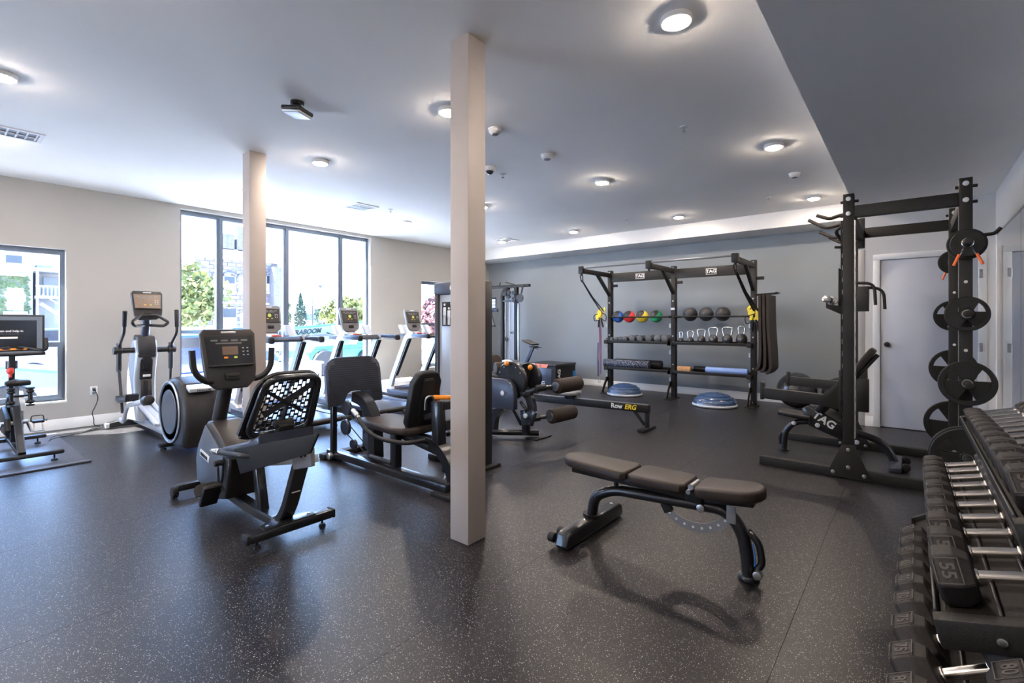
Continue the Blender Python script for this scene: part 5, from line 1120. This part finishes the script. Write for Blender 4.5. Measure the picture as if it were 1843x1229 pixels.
M['carb'] = pm('blue_car_paint', (.01, .025, .16), .25, var=.05, coat=.5)
M['carl'] = pm('light_blue_car_paint', (.06, .14, .26), .25, var=.05, coat=.5)
M['carg'] = pm('grey_car_paint', (.06, .065, .075), .25, var=.05, coat=.5)
struct('ground', MB().box(-140, XL-.28, -60, 140, GZ-.2, GZ).box(XL-.28, 40, -60, YF-.2, GZ-.2, GZ), M['road'])
struct('pavement', MB().box(-10.0, XL-.27, -12, 20, GZ, GZ+.10), M['walk'])
struct('lawn', MB().box(-9.4, -8.7, 2.2, 3.2, GZ+.09, GZ+.14), M['grass'])

def facade(name, lab, x, y0, y1, ztop, wins, body, cornice=True, depth=9, brick=False):
    t = thing(name, lab, 'building', (x, (y0+y1)/2, GZ))
    obj('wall', MB().box(x-depth, x, y0, y1, GZ, ztop), M['brick'] if brick else body, t)
    if brick:
        cs_ = MB(); zz = GZ + .3
        i = 0
        while zz < ztop-.2:
            yy = y0 + (.0 if i % 2 else .35)
            while yy < y1-.6:
                if random.random() < .8: cs_.box(x, x+.05, yy+.03, yy+.62, zz+.03, zz+.27)
                yy += .68
            zz += .31; i += 1
        obj('stone_courses', cs_, pm('stone_block', (.12, .11, .115), .9, var=.35, scale=1.2), t, kind='stuff')
    if cornice: obj('cornice', MB().box(x-depth, x+.25, y0-.15, y1+.15, ztop-.12, ztop+.12, .03), M['paint'] if not brick else M['walk'], t)
    for (a, b, c, d_) in wins:
        f = obj('window', MB().box(x+.0, x+.07, a-.08, b+.08, c-.08, d_+.08), M['paint'] if not brick else M['mid'], t)
        obj('glass_pane', MB().box(x+.05, x+.10, a, b, (c+d_)/2+.03, d_), M['glass_dark'] if random.random() < .6 else M['silver'], f)
        obj('glass_pane', MB().box(x+.05, x+.10, a, b, c, (c+d_)/2-.03), M['silver'], f)
        obj('sill', MB().box(x, x+.2, a-.12, b+.12, c-.18, c-.06), M['walk'], f)
        if brick: obj('arch', MB().sweep([(x+.08, (a+b)/2 - (b-a)*.62*math.cos(q), d_ + .05 + .25*math.sin(q)) for q in [math.pi*k/8 for k in range(9)]], [(-.08, -.08), (.08, -.08), (.08, .08), (-.08, .08)], up=(1, 0, 0)), M['brick'], f)
    return t
t = facade('brick_building', 'old two-storey stone and brick building with chimneys across the street', -45, 14.35, 21.0, 6.9,
       [(15.7, 16.3, 4.1, 5.3), (16.5, 17.3, 4.1, 5.3), (17.7, 18.3, 4.1, 5.3), (15.7, 16.3, 1.0, 2.5), (16.4, 17.4, 1.0, 2.6), (17.8, 18.3, .2, 2.2), (19.2, 19.8, 4.2, 5.6), (20.0, 20.5, 4.2, 5.6), (19.2, 19.8, 1.0, 2.6), (20.0, 20.5, 1.0, 2.6)], M['brick'], brick=True)
obj('attic_storey', MB().box(-53, -46.5, 15.2, 18.6, 6.9, 7.9), M['paint'], t)
obj('chimney', MB().box(-47.5, -46.5, 16.9, 17.9, 7.8, 9.2, .03), M['brick'], t)
obj('chimney', MB().box(-47.5, -46.5, 18.1, 18.8, 7.8, 10.0, .03), M['brick'], t)
obj('belt_course', MB().box(-45, -44.9, 14.35, 21.0, 3.0, 3.15), M['walk'], t)
obj('bay_tower', MB().box(-45.0, -44.0, 20.2, 21.3, 1.2, 6.4, .05), M['brick'], t)
t = facade('ivy_house', 'cream house wall covered with green ivy seen through the near small window', -30, .2, 3.25, 5.2, [(2.41, 2.9, 3.55, 4.25), (2.45, 2.95, 1.9, 2.85), (.9, 1.4, 3.55, 4.25)], M['paint'], cornice=False)
iv = MB()
for i in range(1100):
    y, z = random.uniform(.2, 3.12), random.uniform(1.3, 3.35)
    if 2.4 < y < 3.0 and 1.85 < z < 2.9: continue
    s_ = random.uniform(.05, .11); a = random.uniform(-.5, .5)
    iv.add([(-29.93+random.uniform(0, .08), y-s_, z), (-29.86, y, z-s_*.8), (-29.93, y+s_, z+a*s_), (-29.9, y, z+s_*.7)], [(0, 1, 2, 3)])
obj('ivy_leaves', iv, M['leaf'], t, kind='stuff')
t = thing('porch_house', 'white house with balcony and outside stair seen through the near small window', 'building', (-31, 4.5, GZ))
obj('wall', MB().box(-38, -31, 3.45, 6.5, GZ, 3.9), M['paint'], t)
obj('porch_roof', MB().box(-31.2, -29.6, 3.25, 5.2, 3.62, 3.78, .02).box(-31, -30.2, 3.4, 3.9, 3.78, 3.95), M['mid'], t)
obj('balcony_floor', MB().box(-31, -29.6, 3.3, 5.2, 2.42, 2.55), M['mid'], t)
for i in range(14): obj('baluster', MB().box(-29.68, -29.64, 3.40+i*.13, 3.44+i*.13, 2.55, 2.95), M['white'], t)
obj('rail', MB().box(-29.7, -29.62, 3.3, 5.2, 2.95, 3.0), M['white'], t)
for y in (3.32, 4.4): obj('porch_post', MB().box(-29.75, -29.65, y, y+.08, GZ, 3.62), M['paint'], t)
obj('balcony_door', MB().box(-31.0, -30.95, 3.7, 4.2, 2.55, 3.45), M['mid'], t)
obj('stair_stringer', MB().bar((-29.6, 3.45, 2.2), (-29.6, 4.9, 1.0), .08, .14).bar((-29.6, 3.5, 2.6), (-29.6, 4.9, 1.5), .05, .05), M['mid'], t)
for i in range(10): obj('stair_tread', MB().box(-30.3, -29.6, 3.50+i*.14, 3.66+i*.14, 2.12-i*.12, 2.15-i*.12), M['paint'], t)

def tree(name, lab, x, y, base, z0, z1, r, m, n=900, trunk=True, cone=False, cat='tree'):
    t = thing(name, lab, cat, (x, y, base)); mb = MB()
    for i in range(n):
        while True:
            p = V(*(random.uniform(-1, 1) for _ in range(3)))
            if .25 < p.length < 1: break
        if cone: hgt = (p.z+1)/2; k = (1-hgt)*.95 + .05; q = V(x + p.x*r*k, y + p.y*r*k, z0+(z1-z0)*hgt)
        else:
            lump = 1 + .18*math.sin(p.x*5+y)+.15*math.sin(p.y*7+x); q = V(x+p.x*r*lump, y+p.y*r*lump, (z0+z1)/2+p.z*(z1-z0)/2*lump)
        s_ = r*random.uniform(.07, .14); d1 = V(*(random.uniform(-1, 1) for _ in range(3))).normalized()*s_; d2 = V(*(random.uniform(-1, 1) for _ in range(3))).normalized()*s_
        mb.add([q-d1, q-d2, q+d1, q+d2], [(0, 1, 2, 3)])
    obj('crown', mb, m, t, kind='stuff')
    if trunk: obj('trunk', MB().tube([(x, y, base), (x+.1, y, (base+z0)/2), (x, y, z0+(z1-z0)*.5)], r*.09, 8), M['bark'], t)
tree('leafy_tree', 'yellow-green tree standing before the stone building at the window edge', -36, 11.1, GZ, 1.0, 5.0, 1.9, M['leafy'], 1500)
tree('leafy_tree', 'low green tree between the stone building and the conifer', -60, 27.4, GZ, .5, 4.6, 2.2, M['leaf'], 800)
tree('conifer', 'dark pointed conifer beyond the parking lot', -60, 30.9, GZ, .3, 5.3, 1.3, M['leafd'], 900, cone=True)
tree('leafy_tree', 'dark green round tree beside the conifer', -67, 38.0, GZ, .5, 3.9, 1.8, M['leafd'], 600)
tree('leafy_tree', 'wide yellow-green tree behind the green boom', -58, 36.2, GZ, .5, 4.8, 3.0, M['leafy'], 1500)
tree('leafy_tree', 'red-leaved tree seen at the far edge of the big window', -50, 36.5, GZ, .6, 3.4, 1.5, M['leafr'], 700)
tree('leafy_tree', 'red-leaved tree seen through the far small window', -24, 22.0, GZ, .5, 2.9, 1.9, M['leafr'], 1200)
t = thing('warehouse', 'low pale building on the horizon beyond the red tree', 'building', (-75, 55, GZ))
obj('wall', MB().box(-90, -75, 50, 62, GZ, 6.2), M['walk'], t); obj('roof_edge', MB().box(-90, -74.8, 49.8, 62.2, 6.1, 6.5), M['mid'], t)
t = thing('small_house', 'small white house with dark window behind the trees', 'building', (-76, 40.9, GZ))
obj('wall', MB().box(-80, -76, 39.2, 42.9, GZ, 3.1), M['paint'], t); obj('roof', MB().prism([(38.8, 3.1), (43.3, 3.1), (41, 4.2)], 'x', -80.2, -75.8), M['mid'], t); obj('window', MB().box(-76, -75.9, 40.1, 41.8, 1.8, 2.8), M['carb'], t)
t = thing('street_lamp', 'tall thin parking lot lamp post with arm', 'lamp post', (-50, 27.1, GZ))
obj('pole', MB().cyl((-50, 27.1, GZ), (-50, 27.1, 5.4), .07, .05, n=8), M['char'], t); obj('lamp_head', MB().bar((-50, 27.1, 5.3), (-50, 27.9, 5.45), .05, .05).box(-50.1, -49.9, 27.8, 28.1, 5.2, 5.5), M['char'], t)

def car(x, y, rot, m, lab, L_=4.4, hgt=1.45, grp='cars parked outside', truck=False):
    t = thing('car', lab, 'car', (0, 0, 0), grp); W = .88
    if truck: prof = [(-2.7, .4), (-2.7, .95), (-1.0, 1.0), (-.7, 1.75), (.7, 1.8), (1.25, 1.15), (2.5, 1.0), (2.65, .75), (2.65, .4)]; cab = [(-.62, 1.08), (-.5, 1.62), (.6, 1.66), (1.0, 1.12)]
    else: prof = [(-2.15, .38), (-2.2, .80), (-2.0, .95), (-1.45, 1.0), (-.85, hgt-.02), (.35, hgt), (1.05, 1.0), (1.95, .85), (2.15, .65), (2.12, .38)]; cab = [(-1.22, 1.02), (-.78, hgt-.09), (.28, hgt-.07), (.82, 1.02)]
    b = obj('body', MB().prism(prof, 'y', -W, W, .07, 3), m, t)
    for s_ in (-1, 1): obj('side_window', MB().prism(cab, 'y', s_*W-.004, s_*W+.004), M['glass_dark'], b)
    obj('windscreen', MB().prism([(cab[2][0]+.03, cab[2][1]), (cab[2][0]+.08, cab[2][1]), (cab[3][0]+.16, 1.04), (cab[3][0]+.10, 1.02)], 'y', -W*.85, W*.85), M['glass_dark'], b)
    for wx in (-prof[-1][0]*.62, prof[-1][0]*.64):
        for s_ in (-1, 1):
            wv = obj('wheel', MB().lathe([(.20, -.11), (.31, -.11), (.335, -.08), (.335, .08), (.31, .11), (.20, .11)], (wx, s_*(W-.08), .335), 'y', 24), M['rubber'], t)
            rm = MB().cyl((wx, s_*(W+.03), .335), (wx, s_*(W+.045), .335), .055, n=12)
            for k in range(5): rm.bar((wx, s_*(W+.035), .335), (wx+.21*math.cos(k*1.2566), s_*(W+.035), .335+.21*math.sin(k*1.2566)), .05, .02, up=(0, 1, 0))
            obj('rim', rm, M['steel'], wv)
    for s_ in (-1, 1):
        obj('headlamp', MB().box(2.05 if not truck else 2.58, 2.17 if not truck else 2.69, s_*W*.75-.12, s_*W*.75+.12, .66, .78, .02), M['lsilver'], t)
        obj('tail_lamp', MB().box(-2.22 if not truck else -2.72, -2.12 if not truck else -2.62, s_*W*.8-.1, s_*W*.8+.1, .72, .85, .02), M['red'], t)
    t.location = (x, y, GZ); t.rotation_euler = (0, 0, RAD(rot)); return t
car(-11.7, -.45, 91, M['carl'], 'light blue car parked right outside the near small window')
car(-17.5, .1, 90, M['carw'], 'white pickup truck behind the light blue car', truck=True)
car(-24, 2.9, 95, M['carg'], 'grey car in the lot before the balcony house')
car(-28, 8.3, 100, M['carw'], 'white car parked farthest off before the stone building')
car(-22, 6.9, 98, M['carw'], 'white car in the middle of the lot behind the blue car')
car(-25, 9.9, 100, M['carb'], 'dark blue car beside the stone building')
car(-14.5, 4.3, 95, M['carb'], 'bright blue car standing behind the recumbent bike console', hgt=1.35)
car(-22.5, 12.0, 92, M['carg'], 'grey car parked behind the trailer board', hgt=1.2)

t = thing('boom_lift', 'green telescopic boom lift parked outside the big window', 'boom lift', (-14.5, 9, GZ))
bd = obj('chassis', MB().prism([(7.55, -.15), (7.5, .45), (7.7, .62), (8.9, .66), (9.9, .60), (10.2, .30), (10.0, -.15)], 'x', -15.6, -14.0, .05, 2), M['gm'], t)
obj('emboss_panel', MB().prism([(7.95, .45), (8.45, .45), (8.2, .15)], 'x', -14.0, -13.97, .01), M['leafd'], bd)
text('panel_text', 'GENIE', .12, M['white'], bd, (-13.985, 8.95, .14), (0, 1, 0), (0, 0, 1)) if False else obj('panel_label', MB().box(-14.0, -13.98, 8.75, 9.15, .08, .18), M['lsilver'], bd)
obj('chassis_seam', MB().box(-14.0, -13.985, 7.65, 9.95, -.02, .01).box(-14.0, -13.985, 7.65, 9.95, .52, .54), M['leafd'], bd)
obj('skirt', MB().box(-15.4, -14.1, 7.9, 8.7, -.3, -.15), M['gm'], t)
for y in (9.5, 7.95): obj('wheel', MB().lathe([(.2, -.16), (.36, -.16), (.4, -.1), (.4, .1), (.36, .16), (.2, .16)], (-14.05, y, .10), 'x', 24), M['rubber'], t)
obj('turret', MB().prism([(9.2, .6), (9.4, 1.0), (10.3, .98), (10.6, .6)], 'x', -15.4, -14.2, .04), M['gm'], t)
bm2 = obj('boom', MB().bar((-15.8, 6.3, .93), (-15.8, 11.2, 1.30), .35, .30, .02), M['paint'], t)
obj('boom_edge', MB().bar((-15.62, 6.3, 1.06), (-15.62, 11.2, 1.43), .03, .07), M['gm'], bm2)
text('boom_text', 'RIC XTRABOOM', .22, M['black'], bm2, (-15.60, 7.95, 1.02), (0, 1, .0755), (0, 0, 1), bold=.008, sx=.98, shear=.3)
text('boom_text', 'HYBRID', .07, M['red'], bm2, (-15.60, 8.2, .90), (0, 1, .0755), (0, 0, 1))
obj('hydraulic_hose', MB().tube(fillet([(-15.5, 8.9, 1.0), (-15.4, 9.2, .92), (-15.5, 9.35, 1.02)], .1), .025, 8), M['rubber'], t)
t = thing('equipment_trailer', 'white trailer side board with yellow sun logo outside', 'trailer', (-17, 7.2, GZ))
bb = obj('side_board', MB().box(-17.1, -17.0, 5.9, 8.6, .02, .70, .01), M['carw'], t)
obj('sun_logo', MB().lathe([(.045, 0), (.10, 0), (.11, .01), (.045, .01)], (-17.0, 7.66, .30), 'x', 12), M['yellow'], bb)
obj('red_logo', MB().box(-17.0, -16.98, 7.28, 7.40, .22, .36), M['red'], bb)
text('board_text', 'SUNBELT', .17, M['black'], bb, (-16.99, 8.22, .29), (0, 1, 0), (0, 0, 1), bold=.006)
obj('deck', MB().box(-18.4, -17.1, 5.9, 8.6, -.02, .06), M['mid'], t)
for y in (6.6, 7.9): obj('wheel', MB().cyl((-17.3, y, -.05), (-17.05, y, -.05), .25, n=20, bev=.03), M['rubber'], t)
t = thing('concrete_block', 'long pale concrete block along the pavement outside the big window', 'concrete block', (-13, 6.3, GZ))
obj('block', MB().box(-13.3, -12.8, 5.3, 7.2, GZ, .20, .02), M['walk'], t); obj('cap', MB().box(-13.35, -12.75, 5.25, 7.25, .20, .26, .015), M['paint'], t)
t = thing('bollard', 'white square post standing on the pavement outside', 'bollard', (-9.6, 4.3, GZ))
obj('post', MB().box(-9.7, -9.5, 4.2, 4.4, GZ, .55, .02), M['walk'], t); obj('post_cap', MB().box(-9.72, -9.48, 4.18, 4.42, .55, .60, .01), M['paint'], t)
t = thing('bike_stand', 'bent grey metal bike stand on the pavement', 'bike stand', (-9.6, 2.6, GZ))
obj('hoop', MB().tube(fillet([(-9.6, 2.66, GZ), (-9.6, 2.66, .42), (-9.6, 2.50, .55), (-9.6, 2.40, .45), (-9.6, 2.40, GZ)], .1), .02, 8), M['mid'], t)
